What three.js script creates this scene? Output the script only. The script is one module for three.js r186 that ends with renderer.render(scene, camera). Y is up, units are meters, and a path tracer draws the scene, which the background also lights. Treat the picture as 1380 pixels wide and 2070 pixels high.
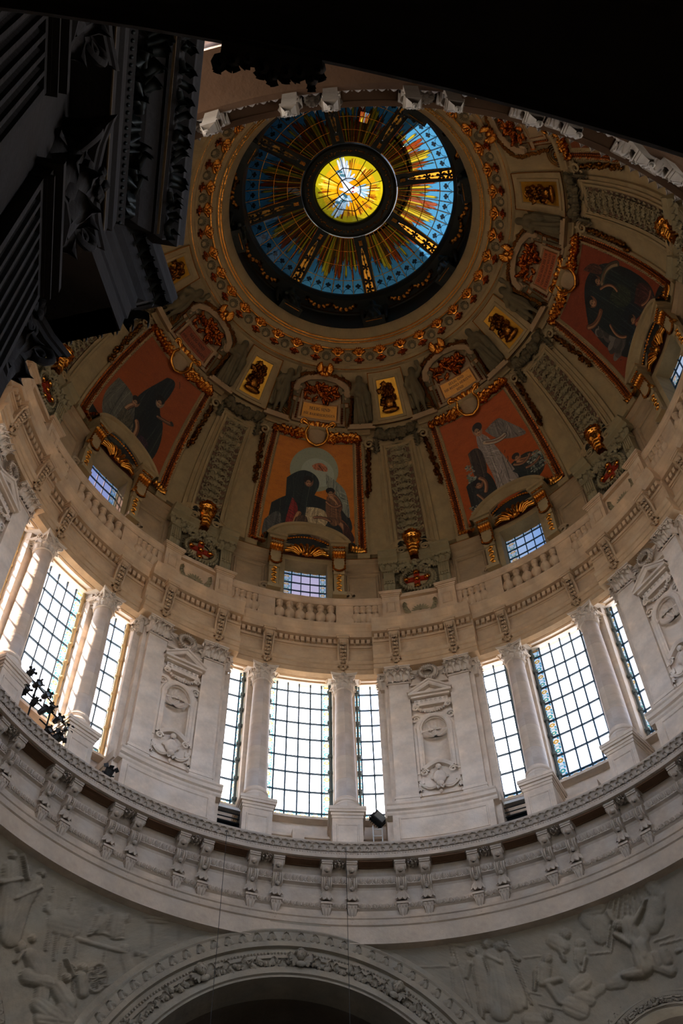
import * as THREE from 'three';
import { MarchingCubes } from 'three/addons/objects/MarchingCubes.js';

// ---------- camera, sky, sun, exposure ----------
const scene = new THREE.Scene();
const camera = new THREE.PerspectiveCamera(48.347, 1380 / 2070, 0.1, 600);
camera.position.set(-5.8674, 1.6, 23.8549);
camera.up.set(-0.13546704, 0.55756957, 0.81900235);
camera.lookAt(-5.8674 + 0.10909309, 1.6 + 0.82999019, 23.8549 - 0.54700546);
scene.add(camera);
const renderer = new THREE.WebGLRenderer({ antialias: true });
renderer.toneMapping = THREE.LinearToneMapping;
renderer.toneMappingExposure = 2.1;
renderer.shadowMap.enabled = true;
const SKY = 9, SUN = 24;
const sun = new THREE.DirectionalLight(0xffe6cf, SUN);
{ const a = -99 * Math.PI / 180, e = 49 * Math.PI / 180;
  sun.position.set(90 * Math.sin(a) * Math.cos(e), 50 + 90 * Math.sin(e), -90 * Math.cos(a) * Math.cos(e)); sun.target.position.set(0, 50, 0);
  sun.castShadow = true; sun.shadow.mapSize.set(4096, 4096); sun.shadow.radius = 2;
  Object.assign(sun.shadow.camera, { left: -45, right: 45, top: 45, bottom: -60, near: 1, far: 220 }); scene.add(sun, sun.target); }

// ---------- numbers ----------
const { sin, cos, PI, sqrt, abs, min, max, floor, atan2, hypot, pow, round } = Math;
const D2R = PI / 180, V = (x, y, z) => new THREE.Vector3(x, y, z);
let seed = 7; const rnd = () => { seed = (seed * 1664525 + 1013904223) >>> 0; return seed / 4294967296; };
const hash = (x, y, s = 0) => { let h = Math.imul(x | 0, 374761393) ^ Math.imul(y | 0, 668265263) ^ Math.imul(s + 11, 1274126177); h = Math.imul(h ^ (h >>> 13), 1274126177); return ((h ^ (h >>> 16)) >>> 0) / 4294967296; };
const sm = t => t * t * (3 - 2 * t), lerp = (a, b, t) => a + (b - a) * t, clamp = (x, a = 0, b = 1) => x < a ? a : x > b ? b : x;
function vnoise(x, y, per, s) { const i = floor(x), j = floor(y), u = sm(x - i), v = sm(y - j), m = k => ((k % per) + per) % per;
  return lerp(lerp(hash(m(i), m(j), s), hash(m(i + 1), m(j), s), u), lerp(hash(m(i), m(j + 1), s), hash(m(i + 1), m(j + 1), s), u), v); }
const fbm = (x, y, per, s, oct = 5) => { let a = 0.5, t = 0, n = 0; for (let o = 0; o < oct; o++) { t += a * vnoise(x, y, per, s + o); n += a; a *= 0.55; x *= 2; y *= 2; per *= 2; } return t / n; };

// sky: white summer cloud with blue gaps
{ const w = 512, h = 256, d = new Float32Array(w * h * 4);
  for (let j = 0; j < h; j++) for (let i = 0; i < w; i++) {
    const el = (j + 0.5) / h * PI - PI / 2, az = i / w, k = (j * w + i) * 4;
    const c = sm(clamp((fbm(az * 16, (j / h) * 14, 16, 3) - 0.38) / 0.2));
    const q = el < 0 ? [0.26, 0.25, 0.235] : [lerp(0.42, 1.04, c), lerp(0.62, 1.0, c), lerp(0.98, 1.02, c)];
    for (let m = 0; m < 3; m++) d[k + m] = q[m] * (el < 0 ? 1 : 0.34 + 0.66 * Math.exp(-el / 0.2)); d[k + 3] = 1;
  }
  const t = new THREE.DataTexture(d, w, h, THREE.RGBAFormat, THREE.FloatType); t.mapping = THREE.EquirectangularReflectionMapping; t.magFilter = THREE.LinearFilter; t.needsUpdate = true;
  scene.background = t; scene.backgroundIntensity = SKY; }

// ---------- mesh builder ----------
const P = (th, r, h) => V(r * sin(th * D2R), h, -r * cos(th * D2R));
const DR = 17.2, DH = 55.7;                                   // the dome: a half sphere
const SP = (th, el, off = 0, R = DR, h0 = DH) => P(th, (R - off) * cos(el * D2R), h0 + (R - off) * sin(el * D2R));
// frames: x to the right seen from inside, y up, z inwards
const frameC = (th, r, h) => new THREE.Matrix4().makeRotationY(-th * D2R).setPosition(P(th, r, h));
const frameS = (th, el, off = 0, R = DR, h0 = DH) => { const t = th * D2R, e = el * D2R;
  const x = V(cos(t), 0, sin(t)), z = V(-cos(e) * sin(t), -sin(e), cos(e) * cos(t)), y = V().crossVectors(z, x);
  return new THREE.Matrix4().makeBasis(x, y, z).setPosition(SP(th, el, off, R, h0)); };
const TR = (x, y, z) => new THREE.Matrix4().makeTranslation(x, y, z), RX = a => new THREE.Matrix4().makeRotationX(a * D2R), RY = a => new THREE.Matrix4().makeRotationY(a * D2R), RZ = a => new THREE.Matrix4().makeRotationZ(a * D2R), SC = (x, y, z) => new THREE.Matrix4().makeScale(x, y ?? x, z ?? x);
const mul = (...m) => m.reduce((a, b) => a.clone().multiply(b), new THREE.Matrix4());
const _v = V(), _n = new THREE.Matrix3();
class MB {
  constructor(uv = 'box') { this.p = []; this.n = []; this.u = []; this.i = []; this.cuts = []; this.M = null; this.uv = uv; }
  cut() { this.cuts.push(this.i.length); return this; } // what follows is a piece of its own
  at(m) { this.M = m; return this; }
  vert(p, n, u, v) { this.p.push(p.x, p.y, p.z); this.n.push(n.x, n.y, n.z); this.u.push(u, v); return this.p.length / 3 - 1; }
  quad(a, b, c, d, uvs) {
    if (this.M) [a, b, c, d] = [a, b, c, d].map(q => q.clone().applyMatrix4(this.M));
    const n = V().subVectors(c, a).cross(V().subVectors(d, b)); const l = n.length(); if (l < 1e-9) return; n.divideScalar(l);
    const k = this.p.length / 3;
    [a, b, c, d].forEach((q, t) => { let u, v;
      if (uvs) [u, v] = uvs[t];
      else if (this.uv === 'cyl') { if (abs(n.y) > 0.8) { u = q.x; v = q.z; } else { u = atan2(q.x, -q.z) * 17; if (u > 40 && a.x < 0) u -= 2 * PI * 17; v = q.y + 0.7 * hypot(q.x, q.z); } }
      else if (abs(n.y) > 0.7) { u = q.x; v = q.z; } else if (abs(n.x) > abs(n.z)) { u = q.z; v = q.y; } else { u = q.x; v = q.y; }
      this.vert(q, n, u, v); });
    this.i.push(k, k + 1, k + 2, k, k + 2, k + 3);
  }
  // smooth sheet
  grid(nu, nv, f, uvf) {
    const pts = []; for (let j = 0; j <= nv; j++) for (let i = 0; i <= nu; i++) { const q = f(i / nu, j / nv); pts.push(this.M ? q.applyMatrix4(this.M) : q); }
    const k = this.p.length / 3, W = nu + 1, a = V(), b = V();
    for (let j = 0; j <= nv; j++) for (let i = 0; i <= nu; i++) { const q = pts[j * W + i];
      a.subVectors(pts[j * W + min(i + 1, nu)], pts[j * W + max(i - 1, 0)]); b.subVectors(pts[min(j + 1, nv) * W + i], pts[max(j - 1, 0) * W + i]);
      const n = V().crossVectors(a, b); if (n.lengthSq() < 1e-14) n.set(0, 1, 0); n.normalize();
      const [u, v] = uvf ? uvf(i / nu, j / nv) : this.uv === 'cyl' ? [atan2(q.x, -q.z) * 17, q.y] : [q.x + q.z, q.y]; this.vert(q, n, u, v); }
    for (let j = 0; j < nv; j++) for (let i = 0; i < nu; i++) { const q = k + j * W + i; this.i.push(q, q + 1, q + W + 1, q, q + W + 1, q + W); }
    return this;
  }
  box(cx, cy, cz, sx, sy, sz, top = 1) { const X = sx / 2, Y = sy / 2, Z = sz / 2, c = (i, j, k) => { const s = j > 0 ? top : 1; return V(cx + i * X * s, cy + j * Y, cz + k * Z * s); };
    const q = (a, b, d, e) => this.quad(c(...a), c(...b), c(...d), c(...e));
    q([-1, -1, 1], [1, -1, 1], [1, 1, 1], [-1, 1, 1]); q([1, -1, -1], [-1, -1, -1], [-1, 1, -1], [1, 1, -1]); q([1, -1, 1], [1, -1, -1], [1, 1, -1], [1, 1, 1]);
    q([-1, -1, -1], [-1, -1, 1], [-1, 1, 1], [-1, 1, -1]); q([-1, 1, 1], [1, 1, 1], [1, 1, -1], [-1, 1, -1]); q([-1, -1, -1], [1, -1, -1], [1, -1, 1], [-1, -1, 1]); return this; }
  lathe(pr, seg = 16, t0 = 0, t1 = 360) { return this.grid(seg, pr.length - 1, (u, v) => { const [r, y] = pr[round(v * (pr.length - 1))], a = (t0 + (t1 - t0) * u) * D2R; return V(r * sin(a), y, r * cos(a)); }, (u, v) => [u * 2, v * 2]); }
  // turned profile with crisp edges
  latheF(pr, seg = 16, t0 = 0, t1 = 360) { for (let j = 0; j < pr.length - 1; j++) this.grid(seg, 1, (u, v) => { const [r, y] = pr[j + v], a = (t0 + (t1 - t0) * u) * D2R; return V(r * sin(a), y, r * cos(a)); }, (u, v) => [u * 2, pr[j + v][1]]); return this; }
  // section [r, h] swept round the axis of the dome
  ring(pr, t0, t1, step = 1.5, caps = true, open = false) {
    const n = max(1, Math.ceil((t1 - t0) / step)), m = pr.length;
    for (let k = 0; k < (open ? m - 1 : m); k++) { const [r0, h0] = pr[k], [r1, h1] = pr[(k + 1) % m];
      for (let i = 0; i < n; i++) { const a = lerp(t0, t1, i / n), b = lerp(t0, t1, (i + 1) / n); this.quad(P(a, r0, h0), P(b, r0, h0), P(b, r1, h1), P(a, r1, h1)); } }
    if (caps && !open) for (const t of [t0, t1]) { const sh = new THREE.Shape(pr.map(q => new THREE.Vector2(...q))), g = THREE.ShapeUtils.triangulateShape(sh.getPoints(), []);
      for (const [a, b, c] of g) { const q = [a, b, c].map(z => P(t, ...pr[z])); this.quad(q[0], q[1], q[2], q[2].clone().lerp(q[0], 0.5)); } }
    return this;
  }
  cbox(t0, t1, r0, r1, h0, h1, step = 1.5) { return this.ring([[r0, h0], [r1, h0], [r1, h1], [r0, h1]], t0, t1, step); }
  // section [across, out] along a path of points with normals
  sweep(path, nrm, pr, closed = false, shut = true) {
    const L = path.length, dir = i => V().subVectors(path[(i + 1) % L], path[i]).normalize(), S = [];
    for (let i = 0; i < L; i++) { const n = nrm[i], d1 = closed || i < L - 1 ? dir(i) : dir(i - 1), d0 = closed || i > 0 ? dir((i + L - 1) % L) : d1;
      const l0 = V().crossVectors(n, d0).normalize(), l1 = V().crossVectors(n, d1).normalize(), m = V().addVectors(l0, l1).normalize(), k = 1 / max(0.3, m.dot(l0));
      S.push(pr.map(([a, b]) => path[i].clone().addScaledVector(m, a * k).addScaledVector(n, b))); }
    const K = pr.length, N = closed ? L : L - 1;
    for (let i = 0; i < N; i++) for (let j = 0; j < (shut ? K : K - 1); j++) this.quad(S[i][j], S[(i + 1) % L][j], S[(i + 1) % L][(j + 1) % K], S[i][(j + 1) % K]);
    return this;
  }
  tube(pts, r, sides = 6, closed = false) {
    const L = pts.length, rad = typeof r === 'function' ? r : () => r; let nx = null; const rings = [];
    for (let i = 0; i < L; i++) { const t = V().subVectors(pts[closed ? (i + 1) % L : min(i + 1, L - 1)], pts[closed ? (i + L - 1) % L : max(i - 1, 0)]).normalize();
      if (!nx) nx = abs(t.y) < 0.9 ? V(0, 1, 0) : V(1, 0, 0); nx = nx.clone().addScaledVector(t, -nx.dot(t)).normalize(); const b = V().crossVectors(t, nx), R = rad(i / (L - 1));
      const row = []; for (let s = 0; s <= sides; s++) { const a = s / sides * 2 * PI; row.push(pts[i].clone().addScaledVector(nx, cos(a) * R).addScaledVector(b, sin(a) * R)); } rings.push(row); }
    if (closed) rings.push(rings[0]);
    return this.grid(sides, rings.length - 1, (u, v) => rings[round(v * (rings.length - 1))][round(u * sides)].clone());
  }
  blob(x, y, z, rx, ry = rx, rz = rx, nu = 6, nv = 4) { return this.grid(nu, nv, (u, v) => { const a = u * 2 * PI, b = (v - 0.5) * PI; return V(x + rx * cos(b) * sin(a), y + ry * sin(b), z + rz * cos(b) * cos(a)); }); }
  // acanthus leaf: base at the origin, grows along y, tip curls towards z
  leaf(w, l, curl = 0.5, nu = 4, nv = 6, bulge = 0.12) {
    return this.grid(nu, nv, (u, v) => { const s = (u - 0.5) * 2, lob = 1 - 0.28 * pow(abs(sin(v * PI * 3)), 2), wd = w * 0.5 * (v < 0.75 ? 0.75 + 0.35 * sin(v * 3) : (1.0 * (1 - pow((v - 0.75) / 0.25, 2)) + 0.12)) * lob;
      const k = max(0, v - 0.55) / 0.45, a = k * 2.6, y = l * (v < 0.55 ? v : 0.55 + 0.24 * sin(a) / 1.3), z = l * curl * (v < 0.55 ? v * 0.2 : 0.11 + 0.38 * (1 - cos(a)));
      return V(s * wd, y, z + w * bulge * (1 - s * s) + w * 0.05 * cos(s * 9)); }); }
  put(o, m) { const k = this.p.length / 3; const M = this.M ? mul(this.M, m) : m; _n.getNormalMatrix(M);
    for (let i = 0; i < o.p.length; i += 3) { _v.set(o.p[i], o.p[i + 1], o.p[i + 2]).applyMatrix4(M); this.p.push(_v.x, _v.y, _v.z); _v.set(o.n[i], o.n[i + 1], o.n[i + 2]).applyMatrix3(_n).normalize(); this.n.push(_v.x, _v.y, _v.z); }
    for (const q of o.u) this.u.push(q); const flip = M.determinant() < 0;
    for (let i = 0; i < o.i.length; i += 3) flip ? this.i.push(k + o.i[i], k + o.i[i + 2], k + o.i[i + 1]) : this.i.push(k + o.i[i], k + o.i[i + 1], k + o.i[i + 2]); return this; }
  geo() { const g = new THREE.BufferGeometry(); g.setAttribute('position', new THREE.Float32BufferAttribute(this.p, 3)); g.setAttribute('normal', new THREE.Float32BufferAttribute(this.n, 3)); g.setAttribute('uv', new THREE.Float32BufferAttribute(this.u, 2)); g.setIndex(this.i); return g; }
}
const mk = (f, uv) => { const m = new MB(uv); f(m); return m; };

// ---------- scene graph ----------
const used = {};
const numbered = n => { const k = used[n] = (used[n] ?? -1) + 1; return k ? n + '_' + String(k).padStart(3, '0') : n; };
MB.prototype.pieces = function () { const c = [...new Set([0, ...this.cuts, this.i.length])]; return c.slice(1).map((e, k) => { const o = new MB(), map = new Map(); for (let q = c[k]; q < e; q++) { const v = this.i[q]; let w = map.get(v); if (w === undefined) { map.set(v, w = map.size); for (let a = 0; a < 3; a++) { o.p.push(this.p[v * 3 + a]); o.n.push(this.n[v * 3 + a]); } o.u.push(this.u[v * 2], this.u[v * 2 + 1]); } o.i.push(w); } return o; }); };
function put(name, g, mat, parent = scene, m) { if (g instanceof MB && g.cuts.length) { let f; for (const q of g.pieces()) { const o = put(name, q, mat, parent, m); f ??= o; } return f; } const o = new THREE.Mesh(g instanceof MB ? g.geo() : g, mat); o.name = parent === scene ? numbered(name) : name; o.castShadow = o.receiveShadow = true; if (m) o.applyMatrix4(m); parent.add(o); return o; }
const tag = (o, label, category, group) => { o.userData = { label, category }; if (group) o.userData.group = group; return o; };
function struct(name, g, mat, label, piece = 'segment') { if (g.cuts?.length) { const w = sbase(name, label); for (const q of g.pieces()) put(piece, q, mat, w); return w; } const o = put(name, g, mat); o.userData.kind = 'structure'; if (label) o.userData.label = label; return o; }
function base(name, label, category, m, group) { const o = new THREE.Group(); o.name = numbered(name); scene.add(o); if (m) o.applyMatrix4(m); return tag(o, label, category, group); }
function sbase(name, label) { const o = new THREE.Group(); o.name = numbered(name); scene.add(o); o.userData = { kind: 'structure', label }; return o; }
function dup(root, m, label, group) { const r = root.clone(); r.name = numbered(root.name.replace(/_\d{3}$/, '')); r.matrix.identity(); r.position.set(0, 0, 0); r.quaternion.identity(); r.scale.set(1, 1, 1); r.applyMatrix4(m); scene.add(r); r.userData = { ...root.userData, label }; if (group) r.userData.group = group; return r; }

// ---------- materials ----------
function noiseTex(f, n = 512, srgb = true, rep = 1 / 3) { const d = new Uint8Array(n * n * 4); for (let j = 0; j < n; j++) for (let i = 0; i < n; i++) { const c = f(i / n, j / n), k = (j * n + i) * 4; for (let m = 0; m < 3; m++) d[k + m] = clamp(c[m] ?? c) * 255; d[k + 3] = 255; }
  const t = new THREE.DataTexture(d, n, n); t.wrapS = t.wrapT = THREE.RepeatWrapping; t.magFilter = t.minFilter = THREE.LinearFilter; if (srgb) t.colorSpace = THREE.SRGBColorSpace; t.repeat.set(rep, rep); t.needsUpdate = true; return t; }
const stoneMap = noiseTex((x, y) => { const a = fbm(x * 4, y * 4, 4, 1, 6), b = fbm(x * 16, y * 16, 16, 9, 3), w = fbm(x * 3, y * 3, 3, 21, 3), t = 0.80 + 0.22 * a + 0.07 * (b - 0.5); return [t + 0.06 * (w - 0.5), t, t - 0.07 * (w - 0.5)]; });
const stoneBump = noiseTex((x, y) => fbm(x * 12, y * 12, 12, 5, 5), 256, false, 1 / 1.5);
const std = (color, roughness = 0.85, o = {}) => new THREE.MeshStandardMaterial({ color, roughness, ...o });
const st = (c, o = {}) => std(c, 0.86, { map: stoneMap, bumpMap: stoneBump, bumpScale: 0.012, ...o });
const M = {
  stone: st(0xe3d1bc), warm: st(0xd3b28b), grey: st(0xbcae9e), relief: st(0x948c7d), cream: st(0xa58d62), carve: st(0x95855f), carveD: st(0x685c3e), tan: st(0xa98c66),
  brown: st(0x684a31), dark: st(0x5d544a), nearShade: st(0x352e28), floor: st(0x5e564c), plaster: st(0xb9ad9c), roof: st(0xdfe4e8), added_terrace: st(0xb8ae9e),  // near pier and left chancel wall: their shade is put into the colour
  gold: std(0xd9923a, 0.17, { metalness: 1, bumpMap: stoneBump, bumpScale: 0.02 }), goldRed: std(0xa85a22, 0.2, { metalness: 1, bumpMap: stoneBump, bumpScale: 0.02 }), goldGround: st(0xd09a34, { roughness: 0.34, metalness: 0.85 }), goldDull: std(0x8a5820, 0.24, { metalness: 1, bumpMap: stoneBump, bumpScale: 0.02 }),
  red: st(0x5a2a18), redCross: std(0xa5301a, 0.4, { metalness: 0.4 }), lead: std(0x1d3d52, 0.6), rodSunlit: std(0xb59a6a, 0.6), rodGrey: std(0x56605e, 0.7), ironDark: std(0x141a1c, 0.5, { metalness: 0.6 }), black: std(0x0b0d0f, 0.55), oak: st(0x3a2f25), white: std(0xd8d8d4, 0.5), steel: std(0x9aa6ac, 0.35, { metalness: 0.9 }), bronze: std(0x1d211c, 0.5, { metalness: 0.5 }),
};
const glass = (o) => new THREE.MeshPhysicalMaterial({ transmission: 1, thickness: 0, roughness: 0, ior: 1.45, color: 0xffffff, side: THREE.DoubleSide, ...o });
function canvas(w, h, f, srgb = true) { const c = document.createElement('canvas'); c.width = w; c.height = h; f(c.getContext('2d'), w, h); const t = new THREE.CanvasTexture(c); if (srgb) t.colorSpace = THREE.SRGBColorSpace; return t; }
// ================= the setting =================
// floor and the walls that carry the dome
{ const f = new MB(); f.box(0, -0.3, 4, 90, 0.6, 90); struct('floor', f, M.floor, 'pale stone church floor under the dome'); }

// gallery cornice above the arches: corona, two egg bands, frieze and fillets
const GAL = [[16.06, 34.7], [16.06, 34.86], [16.11, 34.9], [16.11, 35.02], [16.16, 35.08], [16.03, 35.42], [16.0, 35.46], [16.0, 35.54], [18.4, 35.54], [18.4, 33.75]];
const GALF = [[16.92, 33.75], [16.74, 33.82], [16.74, 34.2], [16.86, 34.26], [16.86, 34.34], [16.80, 34.42], [16.72, 34.70]];
const GALL = [[18.4, 30.85], [16.74, 30.85], [16.72, 31.62], [16.8, 31.66], [16.8, 31.72], [16.73, 31.76], [16.73, 32.02], [16.68, 32.06], [16.68, 32.16], [16.78, 32.2], [16.84, 32.52], [16.75, 32.58], [16.75, 32.82], [16.84, 32.9], [16.86, 33.6], [16.8, 33.68], [16.92, 33.75]];
struct('trim_1', mk(m => { m.ring([...GAL, ...GALL, ...GALF.slice(1)], -138, 140, 1.25); }, 'cyl'), M.grey, 'stone gallery cornice ring above the arches');
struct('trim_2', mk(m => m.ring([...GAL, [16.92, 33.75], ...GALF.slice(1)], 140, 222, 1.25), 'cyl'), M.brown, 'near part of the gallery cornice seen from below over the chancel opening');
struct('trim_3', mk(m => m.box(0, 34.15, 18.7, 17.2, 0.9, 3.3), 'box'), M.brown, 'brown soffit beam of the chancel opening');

// four curved pendentive walls between the arches
const PR = 19.3, PH = 22, AD = 16.75, AC = 22.1;
const pendR = h => sqrt(PR * PR - (h - PH) ** 2);
const onPend = (c, u, h, off = 0) => { const r = pendR(h), a = Math.acos(min(1, AD / r)) / D2R, t = c - 45 + a + (90 - 2 * a) * u; return P(t, r - off, h); };

// arches: plane wall with a round opening, mouldings swept round it
const archM = th => new THREE.Matrix4().makeRotationY(-th * D2R).setPosition(P(th, AD, AC));
function archWall(m, th) { m.at(archM(th)); const N = 48;
  for (let i = 0; i < N; i++) { const a = PI * i / N, b = PI * (i + 1) / N, q = (r, t, z = 0) => V(r * cos(t), r * sin(t), z);
    m.quad(q(9.1, a), q(9.1, b), q(9.75, b), q(9.75, a)); }
  for (const s of [-1, 1]) { m.box(s * 8.4, -11.05, -1.5, 2.66, 22.1, 3); } m.at(null); }
[0, 90, -90].forEach((th, i) => struct('wall_' + ['far', 'right', 'left'][i], mk(m => { archWall(m, th); m.at(archM(th));
  m.at(null); }), M.relief, 'wall round a great arch under the dome'));
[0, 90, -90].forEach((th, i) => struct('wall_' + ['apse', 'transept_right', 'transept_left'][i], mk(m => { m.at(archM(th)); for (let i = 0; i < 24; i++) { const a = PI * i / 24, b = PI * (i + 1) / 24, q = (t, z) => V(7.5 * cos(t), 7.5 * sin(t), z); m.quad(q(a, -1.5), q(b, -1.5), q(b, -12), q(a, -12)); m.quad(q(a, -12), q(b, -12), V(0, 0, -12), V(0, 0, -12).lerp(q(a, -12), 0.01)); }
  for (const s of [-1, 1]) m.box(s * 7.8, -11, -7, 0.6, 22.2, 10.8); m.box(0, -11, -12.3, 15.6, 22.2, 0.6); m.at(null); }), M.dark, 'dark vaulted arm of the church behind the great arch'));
struct('wall_corners', mk(m => { for (const c of [45, -45, 135, -135]) if (abs(c) > 90) m.grid(30, 24, (u, v) => onPend(c, c > 0 ? u * 0.56 : 0.44 + u * 0.56, lerp(18, 30.95, v)));
  for (const c of [45, -45, 135, -135]) { m.grid(30, 3, (u, v) => { const q = onPend(c, u, 18.0); return V(q.x, 18 * v, q.z); }); if (abs(c) < 90) m.grid(40, 24, (u, v) => onPend(c, u, lerp(18, 24, v))); } }, 'cyl'), M.relief, 'curved corner walls under the gallery');

// chancel round the camera: side walls, ceiling, loft over the camera
struct('wall_chancel_left', mk(m => { m.box(-9.2, 17, 26.5, 1.8, 34, 17.2); }), M.nearShade, 'left side wall of the chancel with shade put into its dark colour');  // wall colour darkened to carry the shade of this side
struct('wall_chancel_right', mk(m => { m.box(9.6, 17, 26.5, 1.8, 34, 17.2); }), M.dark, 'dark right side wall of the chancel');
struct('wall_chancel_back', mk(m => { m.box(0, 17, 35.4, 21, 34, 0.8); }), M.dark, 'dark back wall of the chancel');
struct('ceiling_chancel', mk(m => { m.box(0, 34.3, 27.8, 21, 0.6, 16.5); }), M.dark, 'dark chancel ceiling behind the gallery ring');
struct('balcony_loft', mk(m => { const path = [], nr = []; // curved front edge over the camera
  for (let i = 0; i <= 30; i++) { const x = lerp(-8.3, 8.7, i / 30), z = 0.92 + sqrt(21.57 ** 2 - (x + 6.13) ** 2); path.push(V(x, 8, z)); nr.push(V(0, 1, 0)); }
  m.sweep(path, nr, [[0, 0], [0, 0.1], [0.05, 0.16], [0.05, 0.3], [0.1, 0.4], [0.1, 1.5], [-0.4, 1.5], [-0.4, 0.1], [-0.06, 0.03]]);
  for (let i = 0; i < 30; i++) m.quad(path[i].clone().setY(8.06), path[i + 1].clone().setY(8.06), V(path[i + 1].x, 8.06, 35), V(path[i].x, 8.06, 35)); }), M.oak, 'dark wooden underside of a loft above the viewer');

// drum: piers, sills and posts between the windows
const BAYS = [0, 45, 90, 135, 180, -135, -90, -45];
struct('wall_drum', mk(m => { for (const b of BAYS) { const q = b + 22.5; m.cut();
  for (const s of [-1, 1]) m.cbox(q + s * 5.2 - 2.9, q + s * 5.2 + 2.9, 16.95, 19.05, 35.4, 48.75, 2); m.cbox(q - 2.3, q + 2.3, 16.95, 19.05, 35.4, 40.35, 2.3); m.cbox(q - 2.3, q + 2.3, 16.95, 19.05, 43.8, 48.75, 2.3); m.cbox(q - 2.3, q + 2.3, 17.55, 19.05, 40.3, 43.9, 2.3); 
  for (const s of [-1, 1]) m.cut() && m.cbox(b + s * 7.35 - 1.9, b + s * 7.35 + 1.9, 18.05, 19.05, 35.4, 48.75, 2);
  m.cut(); m.cbox(b - 14.4, b + 14.4, 18.75, 19.05, 35.4, 38.85, 1.8); m.cbox(b - 14.4, b + 14.4, 18.4, 18.75, 35.4, 37.6, 1.8); m.cbox(b - 14.4, b + 14.4, 18.3, 18.75, 37.6, 37.75, 1.8); m.cbox(b - 14.4, b + 14.4, 18.3, 18.9, 38.75, 38.9, 1.8); m.cbox(b - 0.9, b + 0.9, 17.95, 18.4, 35.45, 37.75, 1); for (const s of [-1, 1]) for (const h of [36.2, 36.9]) m.cbox(b + s * 3.1 - 2.1, b + s * 3.1 + 2.1, 18.15, 18.4, h, h + 0.22, 1.4); } 
  m.cut(); m.ring([[16.97, 47.66], [17.25, 47.66], [18.9, 48.68], [19.05, 48.68], [19.05, 51.22], [17.3, 51.22], [17.3, 49]], -180, 180, 1.5, false); }, 'cyl'), M.stone, 'pale stone drum wall of piers and posts between tall windows');
struct('floor_gallery', mk(m => m.ring([[16.6, 35.3], [19.05, 35.3], [19.05, 35.45], [16.6, 35.45]], -180, 180, 3, false), 'cyl'), M.grey, 'stone walkway of the drum gallery');
struct('added_terrace', mk(m => m.ring([[19.05, 33.5], [34, 32.5], [34, 32.9], [19.05, 34]], -180, 180, 3, false), 'cyl'), M.added_terrace, 'unseen stone ring outside the drum windows, added to bounce sunlight in');  // added unseen ring that throws sun up to window heads and dome

// sunk panels in the window heads
struct('trim_12', mk(m => { for (const b of BAYS) for (const [a, c] of [[-4.3, 4.3], [-13.4, -10.2], [10.2, 13.4]]) { m.cut(); const q = (t, r) => P(b + t, r, 47.66 + (r - 17.25) * 0.618 - 0.01), path = [], nr = [], n = V(0, -0.85, 0); const go = (t0, t1, r0, r1, k) => { for (let i = 0; i < k; i++) { const t = lerp(t0, t1, i / k); path.push(q(t, lerp(r0, r1, i / k))); nr.push(P(b + t, -0.526, -0.85).normalize().negate().negate()); } };
  go(a, c, 17.5, 17.5, 5); go(c, c, 17.5, 18.15, 1); go(c, a, 18.15, 18.15, 5); go(a, a, 18.15, 17.5, 1); m.sweep(path, nr, [[-0.07, 0], [-0.07, 0.09], [0.03, 0.12], [0.07, 0]], true, false); } }), M.warm, 'raised panel mouldings under the window heads');

// drum entablature: breaks forward over the piers
const ENT = [[16.95, 47.62], [16.95, 47.95], [16.9, 47.97], [16.9, 48.3], [16.84, 48.34], [16.78, 48.5], [16.78, 48.58], [17.02, 48.62], [17.02, 49.62], [16.96, 49.66], [16.9, 49.8], [16.9, 49.92], [17.0, 49.95], [17.0, 50.28], [16.6, 50.3], [16.6, 50.72], [16.56, 50.78], [16.5, 50.95], [16.42, 51.05], [16.38, 51.1], [16.38, 51.2], [17.3, 51.24], [17.3, 47.62]];
const shift = (pr, d, rmax = 17.2) => pr.map(([r, h]) => [r > rmax ? r : r - d, h]);
struct('trim_4', mk(m => { for (const b of BAYS) { m.cut(); m.ring(ENT, b - 12.7, b + 12.7, 1.27); m.cut(); m.ring(shift(ENT, 0.42), b + 12.7, b + 32.3, 1.3); } }, 'cyl'), M.warm, 'warm stone entablature above the drum columns breaking forward over the piers');

// attic wall with small windows
struct('wall_attic', mk(m => { for (const b of BAYS) { m.cut(); m.cbox(b + 4.5, b + 40.5, 17.32, 18.0, 51.2, 57.3, 1.8); m.cbox(b - 4.5, b + 4.5, 17.32, 18.0, 51.2, 54.1, 1.5); m.cbox(b - 4.5, b + 4.5, 17.1, 17.9, 57.6, 59.0, 1.5);
   m.cbox(b + 4.5, b + 40.5, 17.32, 18.0, 57.3, 59.0, 1.8); } }, 'cyl'), M.tan, 'attic wall behind the balustrade with small square windows');
// dome shell: half sphere, doubled
struct('ceiling_dome', mk(m => { const e0 = 9.5, e1 = 54.6; m.grid(128, 26, (u, v) => SP(u * 360, lerp(e0, e1, v))); m.grid(64, 14, (u, v) => SP(u * 360, lerp(e0, e1, v), -0.6));
  m.ring([[17.2 * cos(e0 * D2R), DH + 17.2 * sin(e0 * D2R)], [17.8, 58.5]], -180, 180, 3, false, true); }, 'cyl'), M.cream, 'cream painted half round dome');
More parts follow.
